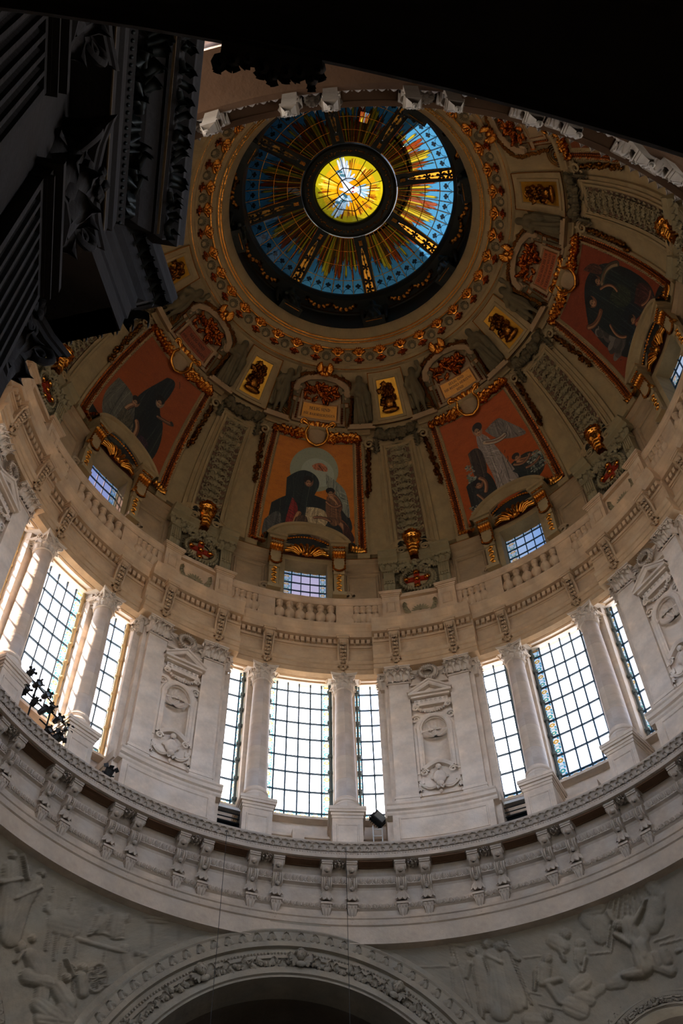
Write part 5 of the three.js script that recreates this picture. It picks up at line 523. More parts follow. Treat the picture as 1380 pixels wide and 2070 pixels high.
// ================= round the dome eye =================
const goldRing = (m, r, h, t = 0.035) => m.ring([[r - t, h - t], [r + t, h - t], [r + t, h + t], [r - t, h + t]], -180, 180, 3, false);
{ const tr = sbase('trim_9', 'gilt lines and ornaments of the ring round the dome eye');
  for (const [r, h] of [[9.85, 69.66], [8.66, 70.28], [8.2, 70.36], [8.06, 70.47]]) put('gilt_line', mk(m => goldRing(m, r, h)), M.gold, tr);
  put('ring_ground', mk(m => m.ring([[9.48, 69.97], [8.92, 70.41]], -180, 180, 3, false, true)), M.brown, tr);
  const R1 = mk(m => { for (let i = 0; i < 12; i++) m.put(BEAD, TR(0.24 * cos(i * PI / 6), 0.24 * sin(i * PI / 6), 0.05).multiply(SC(0.085))); }).geo(), R0 = mk(m => { m.latheF([[0.3, 0], [0.3, 0.06], [0.2, 0.02], [0, -0.02]], 14); }).geo();
  const L1 = mk(m => { for (let i = -2; i <= 2; i++) m.put(LEAF, mul(TR(i * 0.07, -0.2, 0), RZ(-i * 26), SC(0.2, 0.46, 0.5))); m.blob(0, -0.15, 0.1, 0.13, 0.12, 0.12, 6, 4); for (let i = -1; i <= 1; i++) m.blob(i * 0.12, 0.2, 0.12, 0.06, 0.08, 0.06, 5, 3); m.box(0, -0.26, 0.04, 0.3, 0.1, 0.14); }).geo();
  for (let i = 0; i < 40; i++) { const t = i * 9 - 180; const o = put('rosette', R1, M.carve, tr, frameS(t, 57.5, 0.06)); put('boss', R0, M.carveD, o, mul(TR(0, 0, -0.02), RX(90)));
    put('gilt_leaf', L1, M.gold, tr, mul(frameS(t + 4.5, 58.85, 0.1), SC(1.05))); put('gilt_leaf', L1, M.goldRed, tr, mul(frameS(t + 4.5, 56.7, 0.08), RZ(180), SC(0.85, 0.8, 0.85))); } }
// lantern: dark drum, glass cap on eight ribs, dove window
const capH = r => 76.6 - 0.034 * r * r, CPt = (t, r, o = 0) => P(t, r, capH(r) + o);
struct('wall_lantern', mk(m => { m.ring([[7.62, 71.15], [7.62, 71.3], [7.95, 71.35], [8.0, 74.2], [7.9, 74.3], [7.0, 74.45], [6.8, 74.85], [6.8, 75.06], [8.6, 75.1], [8.6, 71.15]], -180, 180, 2.5, false); }, 'cyl'), M.bronze, 'dark drum of the lantern above the dome eye');
struct('added_roof_lantern', mk(m => { const hs = 78.6, sect = (a, b, r0, r1) => m.ring([[r0, hs], [r1, hs], [r1, hs + 0.3], [r0, hs + 0.3]], a, b, 6);
  sect(-180, 55, 3.9, 9.6); sect(138, 172, 3.9, 9.6); sect(172, 180, 4.6, 9.6); sect(55, 138, 3.9, 4.4); sect(55, 138, 8.2, 9.6);  // unseen roof, its openings placed to brighten chosen panes
  { const n = 32, c = (a, r) => V(0.9 * 0.242 + r * sin(a), hs, -0.9 * 0.97 - r * cos(a)); for (let i = 0; i < n; i++) { const a = i / n * 2 * PI, b = (i + 1) / n * 2 * PI; m.quad(c(a, 2.85), c(b, 2.85), V(3.95 * sin(b), hs, -3.95 * cos(b)), V(3.95 * sin(a), hs, -3.95 * cos(a))); m.quad(c(a, 2.85), c(b, 2.85), c(b, 2.85).setY(85.2), c(a, 2.85).setY(85.2)); } }  // tall shaft added to keep direct sun off the dove window
  m.cbox(25, 150, 4.1, 4.25, hs, hs + 4.6, 6); m.cbox(135, 340, 8.6, 9, 75.1, hs, 6); for (let k = 0; k < 8; k++) m.cbox(k * 20 - 20, k * 20 - 17, 8.6, 9, 75.1, hs, 2); }, 'cyl'), M.roof, 'unseen lantern roof with light openings and sun blocking walls added');  // curb and closed wall added to stop sun patches inside
{ const tr = sbase('trim_10', 'gilt lines and leaf bands inside the lantern'); for (const [r, h] of [[7.02, 74.48], [6.9, 74.72], [7.87, 74.28]]) put('gilt_line', mk(m => goldRing(m, r, h, 0.03)), M.goldDull, tr);
  for (let k = 0; k < 8; k++) { const c = k * 45; put('gilt_leaf_band', mk(m => { for (let i = 0; i < 16; i++) { const t = c + lerp(-13, 13, i / 15); m.put(LEAFS, mul(frameC(t, 7.5, 74.34), RX(75), RZ(i * 47), SC(0.3, 0.42, 0.4))); } }), M.goldDull, tr); }
  put('hub_ring', mk(m => { m.ring([[3.15, 76.1], [3.22, 76.35], [2.25, 76.62], [2.25, 76.4], [2.35, 76.3], [2.4, 76.22], [2.5, 76.2], [2.95, 76.1], [3.05, 76.0]], -180, 180, 5, false); }), M.bronze, tr);
  put('gilt_script', mk(m => { seed = 3; for (let i = 0; i < 150; i++) { const t = i * 2.4; m.put(LEAFS, mul(frameC(t, 2.72, 76.12), RX(80), RZ(rnd() * 360), SC(0.08, 0.2, 0.15))); } }), M.goldDull, tr); }
// stained glass: rays of amber into blue, fleurs at the rim
const rayMap = canvas(512, 512, (g, w, h) => { // v up = towards the rim
  g.fillStyle = '#1c4a66'; g.fillRect(0, 0, w, h); g.fillStyle = '#3a7290'; for (let i = 0; i < 6; i++) g.fillRect(i * w / 6 + 6, 0, w / 6 - 12, h); seed = 77;
  for (let i = 0; i < 46; i++) { const x = (i + rnd() * 0.6) / 46 * w, L = h * (0.35 + rnd() * 0.42), wd = 5 + rnd() * 12, c = ['#8a7a1c', '#6f4410', '#a08a1e', '#54300c', '#3d3a14', '#7a2f10'][floor(rnd() * 6)]; g.fillStyle = c; g.beginPath(); g.moveTo(x - wd, h); g.lineTo(x - wd, h - L + 30); g.lineTo(x - wd * 0.4, h - L - 10); g.lineTo(x, h - L + 24); g.lineTo(x + wd * 0.5, h - L); g.lineTo(x + wd, h - L + 40); g.lineTo(x + wd, h); g.fill(); g.strokeStyle = '#100c08'; g.lineWidth = 2; g.stroke(); }
  g.strokeStyle = '#101418'; for (let i = 0; i < 6; i++) { const x = (i + 0.5) * w / 6; g.fillStyle = '#141c22'; for (const [a, b] of [[0, 0], [-14, 12], [14, 12], [0, 22]]) { g.beginPath(); g.ellipse(x + a, 62 + b, 9, 12, 0, 0, 7); g.fill(); } g.lineWidth = 4; g.beginPath(); g.arc(x, 20, 34, 0, PI); g.stroke(); }
});
M.rayGlass = glass({ map: rayMap, color: 0xa6a6a6, specularIntensity: 0.25 });
const amberMap = canvas(128, 512, (g, w, h) => { g.fillStyle = '#b8741e'; g.fillRect(0, 0, w, h); g.strokeStyle = '#7a2418'; g.lineWidth = 5; g.strokeRect(5, 5, w - 10, h - 10); });
M.amber = glass({ map: amberMap, roughness: 0.5, color: 0xd0d0d0 });
for (let k = 0; k < 8; k++) { const c = k * 45 - 180, w = sbase('window_' + (++winN), 'fan of blue and amber stained glass in the dome lantern'); const hw = r => 22.5 - 0.42 / r / D2R, RR = [3.25, 4.1, 5.0, 5.95, 6.85];
  for (let i = 0; i < 6; i++) for (let j = 0; j < 4; j++) put('pane', mk(m => m.grid(2, 2, (u, v) => { const r = lerp(RR[j], RR[j + 1], v), f = (i + u) / 6; return CPt(c + (f * 2 - 1) * hw(r), r); }, (u, v) => [(i + u) / 6, (lerp(RR[j], RR[j + 1], v) - 3.25) / 3.6])), M.rayGlass, w);
  put('glazing_bars', mk(m => { for (let i = 0; i <= 6; i++) { const pt = []; for (let j = 0; j <= 6; j++) { const r = lerp(3.25, 6.85, j / 6); pt.push(CPt(c + (i / 3 - 1) * hw(r), r, -0.03)); } m.tube(pt, 0.026, 4); } for (const r of RR) { const pt = []; for (let j = 0; j <= 8; j++) pt.push(CPt(c + (j / 4 - 1) * hw(r), r, -0.03)); m.tube(pt, 0.03, 4); } }), M.gold, w); }
for (let k = 0; k < 8; k++) { const c = k * 45 - 157.5, o = sbase('lantern_rib', 'dark lantern rib with an amber glass strip'); o.name = numbered('trim_11');
  put('beam', mk(m => { for (const s of [-1, 1]) { const n = 6; for (let j = 0; j < n; j++) { const r = lerp(3.2, 7, j / n), q = lerp(3.2, 7, (j + 1) / n), a = (r, x) => CPt(c + x / r / D2R, r, -0.06), b = (r, x) => CPt(c + x / r / D2R, r, 0.12), i0 = r < 4 ? 0.0 : (0.1 + 0.2 * (r - 4) / 3), i1 = q < 4 ? 0 : (0.1 + 0.2 * (q - 4) / 3); m.quad(a(r, s * i0), a(q, s * i1), a(q, s * 0.42), a(r, s * 0.42)); m.quad(a(r, s * 0.42), a(q, s * 0.42), b(q, s * 0.42), b(r, s * 0.42)); m.quad(a(r, s * i0), a(q, s * i1), b(q, s * i1), b(r, s * i0)); } } m.at(frameC(c, 3.7, capH(3.7) - 0.1)); m.box(0, 0, 0, 0.3, 0.12, 0.5); m.at(null); }), M.bronze, o);
  put('amber_pane', mk(m => m.grid(1, 8, (u, v) => { const r = lerp(4, 6.9, v), x = (0.12 + 0.2 * (r - 4) / 3) * (u * 2 - 1); return CPt(c + x / r / D2R, r, 0.02); }, (u, v) => [u, v])), M.amber, o);
  put('iron_ornament', mk(m => { [[4.35, 0.12], [4.7, 0.1], [5.2, 0.24], [5.55, 0.08], [6.1, 0.3], [6.6, 0.26]].forEach(([r, s], i) => { m.at(mul(frameC(c, r, capH(r) - 0.05), RX(90))); m.blob(0, 0, 0, s * 0.5, s * 0.6, 0.04, 8, 4); for (let q = 0; q < 5; q++) m.blob(s * 0.75 * cos(q * 1.257), s * 0.75 * sin(q * 1.257), 0, s * 0.4, s * 0.4, 0.04, 6, 3); }); m.at(null); m.tube([CPt(c, 4.1, -0.04), CPt(c, 6.7, -0.04)], 0.03, 4); }), M.black, o);
  put('gilt_edge', mk(m => { for (const s of [-1, 1]) { const pt = []; for (let j = 0; j <= 6; j++) { const r = lerp(4, 7, j / 6); pt.push(CPt(c + s * 0.4 / r / D2R, r, -0.09)); } m.tube(pt, 0.022, 4); } m.at(mul(frameC(c, 3.6, capH(3.6) - 0.16))); m.box(0, 0, 0, 0.22, 0.06, 0.36); m.at(null); }), M.goldDull, o); }
// the dove window: right of the picture is 104 degrees, up is 194
const doveMap = canvas(768, 768, (g, w, h) => { const C = w / 2; seed = 12; const gr = (r, c) => { g.fillStyle = c; g.beginPath(); g.arc(C, C, r, 0, 7); g.fill(); }; gr(C, '#a99a12'); gr(C * 0.8, '#c99312'); gr(C * 0.58, '#dd9a0c'); gr(C * 0.4, '#e08c0a');
  for (let i = 0; i < 110; i++) { const a = rnd() * 2 * PI, low = sin(a) > -0.1 ? 1 : 0.35, r0 = C * (0.3 + 0.3 * rnd()), r1 = C * (0.74 + 0.2 * rnd()), wd = 0.012 + 0.022 * rnd(); g.fillStyle = rnd() < low * 0.7 ? ['#6a2c08', '#83400c', '#532006'][floor(rnd() * 3)] : ['#e8c234', '#f2d860', '#c8a018'][floor(rnd() * 3)]; const p = (r, b) => [C + r * cos(b), C + r * sin(b)]; g.globalAlpha = 0.85; g.beginPath(); g.moveTo(...p(r0, a - wd * 0.6)); g.lineTo(...p(r1, a - wd)); g.lineTo(...p(r1 - 18, a)); g.lineTo(...p(r1, a + wd)); g.lineTo(...p(r0, a + wd * 0.6)); g.fill(); } g.globalAlpha = 1;
  const pl = (pts, c, s) => { g.fillStyle = c; g.beginPath(); pts.forEach((p, i) => (i ? g.lineTo : g.moveTo).call(g, p[0], p[1])); g.closePath(); g.fill(); if (s) { g.strokeStyle = '#1d333d'; g.lineWidth = s; g.stroke(); } };
  const T = (x, y) => [(x - 115) / 1060 * w, (y - 180) / 1060 * h]; // laid out on the round window
  const feathers = (root, ends, c1, c2) => { ends.forEach((e, i) => { const [x0, y0] = T(...root[min(i, root.length - 1)]), [x1, y1] = T(...e), dx = x1 - x0, dy = y1 - y0, L = hypot(dx, dy), nx = -dy / L * 17, ny = dx / L * 17; pl([[x0 - nx, y0 - ny], [x1 - nx * 0.7, y1 - ny * 0.7], [x1 + dx / L * 14, y1 + dy / L * 14], [x1 + nx * 0.7, y1 + ny * 0.7], [x0 + nx, y0 + ny]], i % 2 ? c1 : c2, 2); }); };
  feathers([[560, 560], [580, 560], [600, 570], [620, 580]], [[480, 420], [500, 250], [545, 215], [590, 220], [640, 270], [650, 340], [690, 420], [740, 480], [735, 540]], '#c9d3e0', '#a9bccb'); feathers([[560, 760], [580, 770], [600, 790], [620, 800]], [[430, 860], [380, 960], [355, 1090], [400, 1130], [450, 1110], [500, 1080], [550, 1010], [620, 960], [670, 900]], '#b4c7d6', '#8fb0c2');
  feathers([[760, 700], [770, 710], [770, 730], [770, 740]], [[900, 650], [950, 690], [960, 740], [945, 790], [915, 830], [870, 850]], '#c0d2de', '#8db4c4'); for (const [a, b, c] of [[600, 590, 1], [580, 800, 1], [520, 420, 0], [560, 480, 0], [460, 900, 0], [540, 880, 0]]) { const [x, y] = T(a, b); g.fillStyle = c ? '#2d5360' : '#3f6b78'; g.beginPath(); g.ellipse(x, y, 34, 16, c ? 0.9 : 0.3, 0, 7); g.fill(); }
  pl([T(520, 560), T(600, 560), T(700, 640), T(800, 690), T(810, 740), T(720, 770), T(600, 760), T(540, 720), T(490, 700), T(500, 665), T(560, 680), T(540, 600)], '#cfd8e2', 3); g.fillStyle = '#9a1f1c'; for (const q of [[715, 685], [700, 745]]) { g.beginPath(); g.ellipse(...T(...q), 14, 9, 0, 0, 7); g.fill(); } g.fillStyle = '#1d333d'; g.beginPath(); g.arc(...T(515, 682), 5, 0, 7); g.fill(); });
M.dove = glass({ map: doveMap, color: 0x8c8c8c });
{ const w = sbase('window_' + (++winN), 'round stained glass window with a white dove in amber rays at the top of the dome'), R = 2.28, h0 = 76.5, ax = P(104, 1, 0), ay = P(194, 1, 0);
  const at = (x, y) => V(ax.x * x + ay.x * y, h0, ax.z * x + ay.z * y), pol = (a, r) => at(r * cos(a), r * sin(a)), uv = (a, r) => [0.5 + 0.5 * r / R * cos(a), 0.5 + 0.5 * r / R * sin(a)];
  const oct = a => { const s = PI / 4, q = ((a - 0.2) % s + s) % s - s / 2; return R * 0.66 * cos(s / 2) / cos(q) ; };
  const pane = (a0, a1, r0, r1) => put('pane', mk(m => m.grid(6, 2, (u, v) => pol(lerp(a0, a1, u), lerp(r0(lerp(a0, a1, u)), r1(lerp(a0, a1, u)), v)), (u, v) => uv(lerp(a0, a1, u), lerp(r0(lerp(a0, a1, u)), r1(lerp(a0, a1, u)), v)))), M.dove, w);
  const s0 = 0.2, c = r => () => r; for (let i = 0; i < 4; i++) pane(s0 + 0.36 + i * PI / 2, s0 + 0.36 + (i + 1) * PI / 2, c(0.01), c(R * 0.34)); for (let i = 0; i < 8; i++) { pane(s0 + i * PI / 4, s0 + (i + 1) * PI / 4, c(R * 0.34), oct); pane(s0 + i * PI / 4, s0 + (i + 1) * PI / 4, oct, c(R)); }
  put('glazing_bars', mk(m => { const arc = f => { const p = []; for (let i = 0; i < 64; i++) { const a = s0 + i * PI / 32; p.push(pol(a, f(a)).setY(h0 - 0.02)); } return p; }; m.tube(arc(c(R * 0.34)), 0.03, 4, true); m.tube(arc(oct), 0.03, 4, true); for (let i = 0; i < 8; i++) { const a = s0 + i * PI / 4; m.tube([pol(a, R * 0.34).setY(h0 - 0.02), pol(a, R).setY(h0 - 0.02)], 0.025, 4); } for (let i = 0; i < 4; i++) { const a = s0 + 0.36 + i * PI / 2; m.tube([pol(a, 0).setY(h0 - 0.02), pol(a, R).setY(h0 - 0.02)], 0.036, 4); } }), std(0x3a1208, 0.6), w); }

// ================= figures =================
function body(bones, B, res = 60, k = 0.06) { // one continuous skin over tapered capsules [x,y,z,r, x,y,z,r]
  const mc = new MarchingCubes(res, M.carve, false, false, 120000); mc.isolation = 0; const c = [(B[0] + B[3]) / 2, (B[1] + B[4]) / 2, (B[2] + B[5]) / 2], s = max(B[3] - B[0], B[4] - B[1], B[5] - B[2]) / 2;
  for (let z = 0; z < res; z++) for (let y = 0; y < res; y++) for (let x = 0; x < res; x++) { const h = res / 2, X = (x - h) / h * s + c[0], Y = (y - h) / h * s + c[1], Z = (z - h) / h * s + c[2]; let acc = 0;
    for (const b of bones) { const dx = b[4] - b[0], dy = b[5] - b[1], dz = b[6] - b[2], L = dx * dx + dy * dy + dz * dz, t = L > 0 ? clamp(((X - b[0]) * dx + (Y - b[1]) * dy + (Z - b[2]) * dz) / L) : 0; let d = hypot(X - b[0] - dx * t, Y - b[1] - dy * t, Z - b[2] - dz * t) - lerp(b[3], b[7], t); if (b[8]) d += b[8] * sin(atan2(X - b[0], Z - b[2]) * 9 + Y * 3); acc += Math.exp(-clamp(d, -1, 3) / k); }
    mc.field[x + y * res + z * res * res] = acc > 1e-30 ? k * Math.log(acc) : -3; }
  mc.update(); const n = mc.count, p = new Float32Array(n * 3), q = new Float32Array(n * 3); for (let i = 0; i < n; i++) for (let a = 0; a < 3; a++) { p[i * 3 + a] = mc.positionArray[i * 3 + a] * s + c[a]; q[i * 3 + a] = mc.normalArray[i * 3 + a]; }
  const g = new THREE.BufferGeometry(); g.setAttribute('position', new THREE.BufferAttribute(p, 3)); g.setAttribute('normal', new THREE.BufferAttribute(q, 3)); g.setAttribute('uv', new THREE.BufferAttribute(new Float32Array(n * 2).map((_, i) => p[floor(i / 2) * 3 + (i % 2)]), 2)); return g; }
const head = (x, y, z, r = 0.2) => [[x, y, z, r, x, y + 0.06, z - 0.02, r * 1.02], [x, y - 0.12, z + 0.07, r * 0.6, x, y - 0.06, z + 0.05, r * 0.7], [x, y - 0.02, z + 0.2, 0.035, x, y - 0.07, z + 0.23, 0.045], [x, y - 0.3, z, 0.1, x, y - 0.15, z, 0.1]];
const hand = (x, y, z, dx, dy) => [-0.06, -0.02, 0.02, 0.06].map((o, i) => [x, y, z, 0.035, x + dx * 0.2 + o * dy, y + dy * 0.2 - o * dx, z + 0.03, 0.02]).concat([[x, y, z, 0.035, x + dx * 0.06 + 0.09 * dy, y + dy * 0.06 - 0.09 * dx, z + 0.04, 0.025]]);
const figA = body([...head(0, 2.95, 0.12), [0, 2.6, 0, 0.22, 0, 2.25, 0.02, 0.26], [-0.32, 2.55, 0, 0.13, 0.32, 2.55, 0, 0.13], [0, 2.2, 0.03, 0.25, 0, 1.7, 0.02, 0.3], [0, 1.7, 0.02, 0.3, 0.02, 0.15, 0.05, 0.42, 0.05], [-0.2, 1.2, 0.1, 0.16, -0.26, 0.1, 0.15, 0.2, 0.03], [0.34, 2.5, 0, 0.12, 0.52, 2.0, 0.06, 0.1], [0.52, 2.0, 0.06, 0.1, 0.5, 1.55, 0.16, 0.07], [-0.34, 2.5, 0, 0.12, -0.5, 2.05, 0.05, 0.1], [-0.5, 2.05, 0.05, 0.1, -0.2, 1.95, 0.3, 0.07], ...hand(0.5, 1.52, 0.16, 0, -1), ...hand(-0.18, 1.95, 0.32, 1, 0), [0.55, 1.9, 0, 0.16, 0.6, 0.3, 0, 0.16, 0.04], [0.18, 0.1, 0.3, 0.1, 0.18, 0.07, 0.44, 0.07]], [-0.8, -0.15, -0.8, 0.8, 3.35, 0.8], 72);
const figB = body([...head(0.08, 2.8, 0.14), [0.04, 2.45, 0, 0.22, 0, 2.05, 0.02, 0.24], [-0.3, 2.42, 0, 0.13, 0.34, 2.46, 0, 0.13], [0, 2.05, 0.03, 0.22, 0, 1.65, 0.02, 0.27], [-0.16, 1.6, 0.04, 0.2, -0.2, 0.85, 0.18, 0.13], [-0.2, 0.85, 0.18, 0.13, -0.24, 0.12, 0.02, 0.08], [0.16, 1.6, 0.02, 0.2, 0.16, 0.85, 0.06, 0.13], [0.16, 0.85, 0.06, 0.13, 0.18, 0.12, -0.02, 0.08], [-0.24, 0.08, 0, 0.08, -0.26, 0.05, 0.24, 0.06], [0.18, 0.08, 0, 0.08, 0.2, 0.05, 0.24, 0.06], [0, 1.75, 0.02, 0.3, 0.05, 1.2, 0, 0.36, 0.05], [0.36, 2.42, 0, 0.12, 0.62, 2.75, 0.05, 0.09], [0.62, 2.75, 0.05, 0.09, 0.56, 3.15, 0.1, 0.07], [-0.32, 2.4, 0, 0.12, -0.56, 2.05, 0.05, 0.1], [-0.56, 2.05, 0.05, 0.1, -0.46, 1.65, 0.22, 0.07], ...hand(0.55, 3.15, 0.1, 0, 1), ...hand(-0.46, 1.62, 0.22, 0, -1), [-0.4, 2.3, -0.15, 0.14, -0.5, 0.6, -0.15, 0.2, 0.04]], [-0.8, -0.15, -0.8, 0.8, 3.45, 0.8], 72);
{ const place = { '-45': 'mourners painting', 0: 'middle painting', 45: 'veiled figure painting', 90: 'dark struggling group painting' };
  for (const b of [-45, 0, 45, 90]) for (const s of [-1, 1]) { const o = base('statue', s > 0 ? `grey robed statue with lowered arm right of the tablet over the ${place[b]}` : `grey statue with raised arm left of the tablet over the ${place[b]}`, 'statue', mul(frameS(b + s * 12.9, 42.0, 0.35), RX(7)));
    put('figure', s > 0 ? figA : figB, M.carveD, o, SC(1.02)); put('base', mk(m => { m.box(0, -0.15, 0.05, 1.5, 0.22, 0.8); m.box(0, -0.3, 0.05, 1.8, 0.14, 0.9); }), M.tan, o); put('niche_back', mk(m => m.grid(8, 8, (u, v) => V(lerp(-1.15, 1.15, u), 3.6 * v, -0.35 + 0.2 * pow(abs(u - 0.5) * 2, 2) - 0.55 * v * v * 0.4))), M.carveD, o); } }
// dark winged figures standing on the lip at the feet of the ribs
const figC = body([...head(0, 2.7, 0.15, 0.22), [0, 2.35, 0, 0.26, 0, 1.7, 0, 0.34], [-0.3, 2.3, 0, 0.14, 0.3, 2.3, 0, 0.14], [0, 1.7, 0, 0.36, 0, 0.2, 0.08, 0.55, 0.06], [-0.34, 2.25, 0, 0.13, -0.45, 1.7, 0.25, 0.1], [-0.45, 1.7, 0.25, 0.1, -0.1, 1.6, 0.45, 0.07], [0.34, 2.25, 0, 0.13, 0.45, 1.7, 0.25, 0.1], [0.45, 1.7, 0.25, 0.1, 0.1, 1.6, 0.45, 0.07], [-0.3, 2.2, -0.3, 0.2, -0.85, 3.0, -0.3, 0.16], [-0.85, 3.0, -0.3, 0.16, -0.8, 1.2, -0.3, 0.1], [0.3, 2.2, -0.3, 0.2, 0.85, 3.0, -0.3, 0.16], [0.85, 3.0, -0.3, 0.16, 0.8, 1.2, -0.3, 0.1]], [-1.1, -0.3, -1.1, 1.1, 3.3, 1.1], 48);
{ const where = { '-157.5': 'overhead, left of the near fan', '-112.5': 'at the upper left', '-67.5': 'at the left', '-22.5': 'at the lower left', 22.5: 'at the bottom', 67.5: 'at the lower right', 112.5: 'at the right', 157.5: 'at the upper right' };
  for (let k = 0; k < 8; k++) { const t = k * 45 - 157.5, o = base('winged_statue', 'dark winged statue under a rib of the lantern, ' + where[t], 'statue', frameC(t, 7.45, 71.3)); put('figure', figC, M.bronze, o, TR(0, 0.15, 0)); put('base', mk(m => m.box(0, 0.05, 0, 1.5, 0.2, 0.9)), M.bronze, o); put('gilt_line', mk(m => { m.box(0, -0.1, 0.32, 1.1, 0.05, 0.05); m.box(0, 0.0, 0.4, 1.3, 0.05, 0.05); }), M.goldDull, o); } }
const reliefLeft = [[-42.51,26.29,-42.51,26.29,0.18,0.18,0.2],[-41.87,24.88,-40.82,23.39,0.35,0.38,0.2],[-40.82,23.39,-39.2,20.05,0.41,0.45,0.2],[-39.17,25.08,-41.14,26.88,0.1,0.08,0.2],[-42.21,23.1,-39.93,24.62,0.11,0.08,0.28],[-37.74,26.35,-37.7,26.37,0.17,0.17,0.24],[-37.9,25.17,-38.13,23.27,0.29,0.34,0.22],[-38.34,22.98,-38.02,18.86,0.37,0.46,0.24],[-37.19,24.89,-39.63,22.38,0.11,0.08,0.3],[-32.94,22.56,-31.13,22.87,0.46,0.45,0.1],[-34.31,23.27,-34.88,24.71,0.19,0.15,0.1],[-34.99,23.28,-35.03,23.65,0.14,0.13,0.12],[-33.45,21.19,-33.08,19.25,0.08,0.06,0.09],[-32.36,21.44,-31.64,18.67,0.09,0.06,0.1],[-30.69,22.46,-30.61,20,0.09,0.06,0.1],[-31.8,24.18,-32.04,24.87,0.17,0.14,0.1],[-32.11,25.24,-32.38,25.73,0.06,0.03,0.08],[-34.91,24.99,-35.34,25.7,0.06,0.03,0.08],[-27.71,25.97,-27.63,25.8,0.18,0.18,0.12],[-27.45,24.89,-27.55,23.78,0.28,0.26,0.12],[-24.41,26.07,-24.39,26.02,0.16,0.16,0.12],[-25.41,25.27,-25.19,24.17,0.36,0.33,0.13],[-27.6,24.15,-28.4,22.71,0.09,0.06,0.16],[-29.65,21.79,-23.09,22.42,0.08,0.08,0.1],[-28.21,23.36,-24.05,23.72,0.06,0.06,0.08],[-29.61,21.7,-29.19,19.95,0.05,0.05,0.07],[-25.75,22.07,-25.31,19.75,0.04,0.04,0.06],[-23.35,22.82,-23.31,22.71,0.16,0.16,0.1],[-21.58,22.76,-21.57,22.72,0.11,0.11,0.08],[-20.64,22.83,-20.62,22.8,0.11,0.11,0.08],[-23.03,21.96,-21.77,20.62,0.19,0.26,0.07],[-36.18,18.34,-36.2,18.15,0.19,0.19,0.24],[-34.63,17.86,-33.09,16.8,0.29,0.34,0.26],[-34.1,15.75,-31.53,16.1,0.3,0.26,0.28],[-35.84,17.92,-36.15,16.67,0.1,0.08,0.24],[-35.21,19.7,-35.17,19.63,0.15,0.15,0.2],[-31.92,15.96,-31.58,14.62,0.25,0.31,0.2],[-27.8,19.12,-27.75,19.1,0.18,0.18,0.22],[-27.64,18.14,-26.85,16.64,0.23,0.22,0.22],[-28.66,17.88,-30.19,19.21,0.09,0.07,0.26],[-29.39,17.44,-29.34,17.42,0.18,0.18,0.26],[-29.91,15.96,-28.34,15.04,0.32,0.36,0.28],[-28.45,14.46,-27.22,13.42,0.32,0.29,0.26],[-31.58,13.53,-29,13,0.31,0.37,0.26],[-30.71,12.4,-27.36,13.2,0.31,0.31,0.24],[-28.73,18.61,-27.17,13.26,0.04,0.04,0.14],[-30.25,19.19,-26.02,18.02,0.03,0.03,0.1],[-30.6,18.68,-29.98,16.68,0.05,0.05,0.1],[-21.72,26.97,-17.23,27.72,0.07,0.06,0.09],[-21.24,26.68,-19.05,27.01,0.09,0.06,0.07],[-20.53,26.42,-19.8,24.01,0.04,0.04,0.05],[-16.78,27.47,-16.49,24.83,0.03,0.03,0.05],[-24.3,18.19,-23.41,18.83,0.04,0.04,0.08],[-23.78,17.98,-23.06,18.47,0.04,0.04,0.08]];
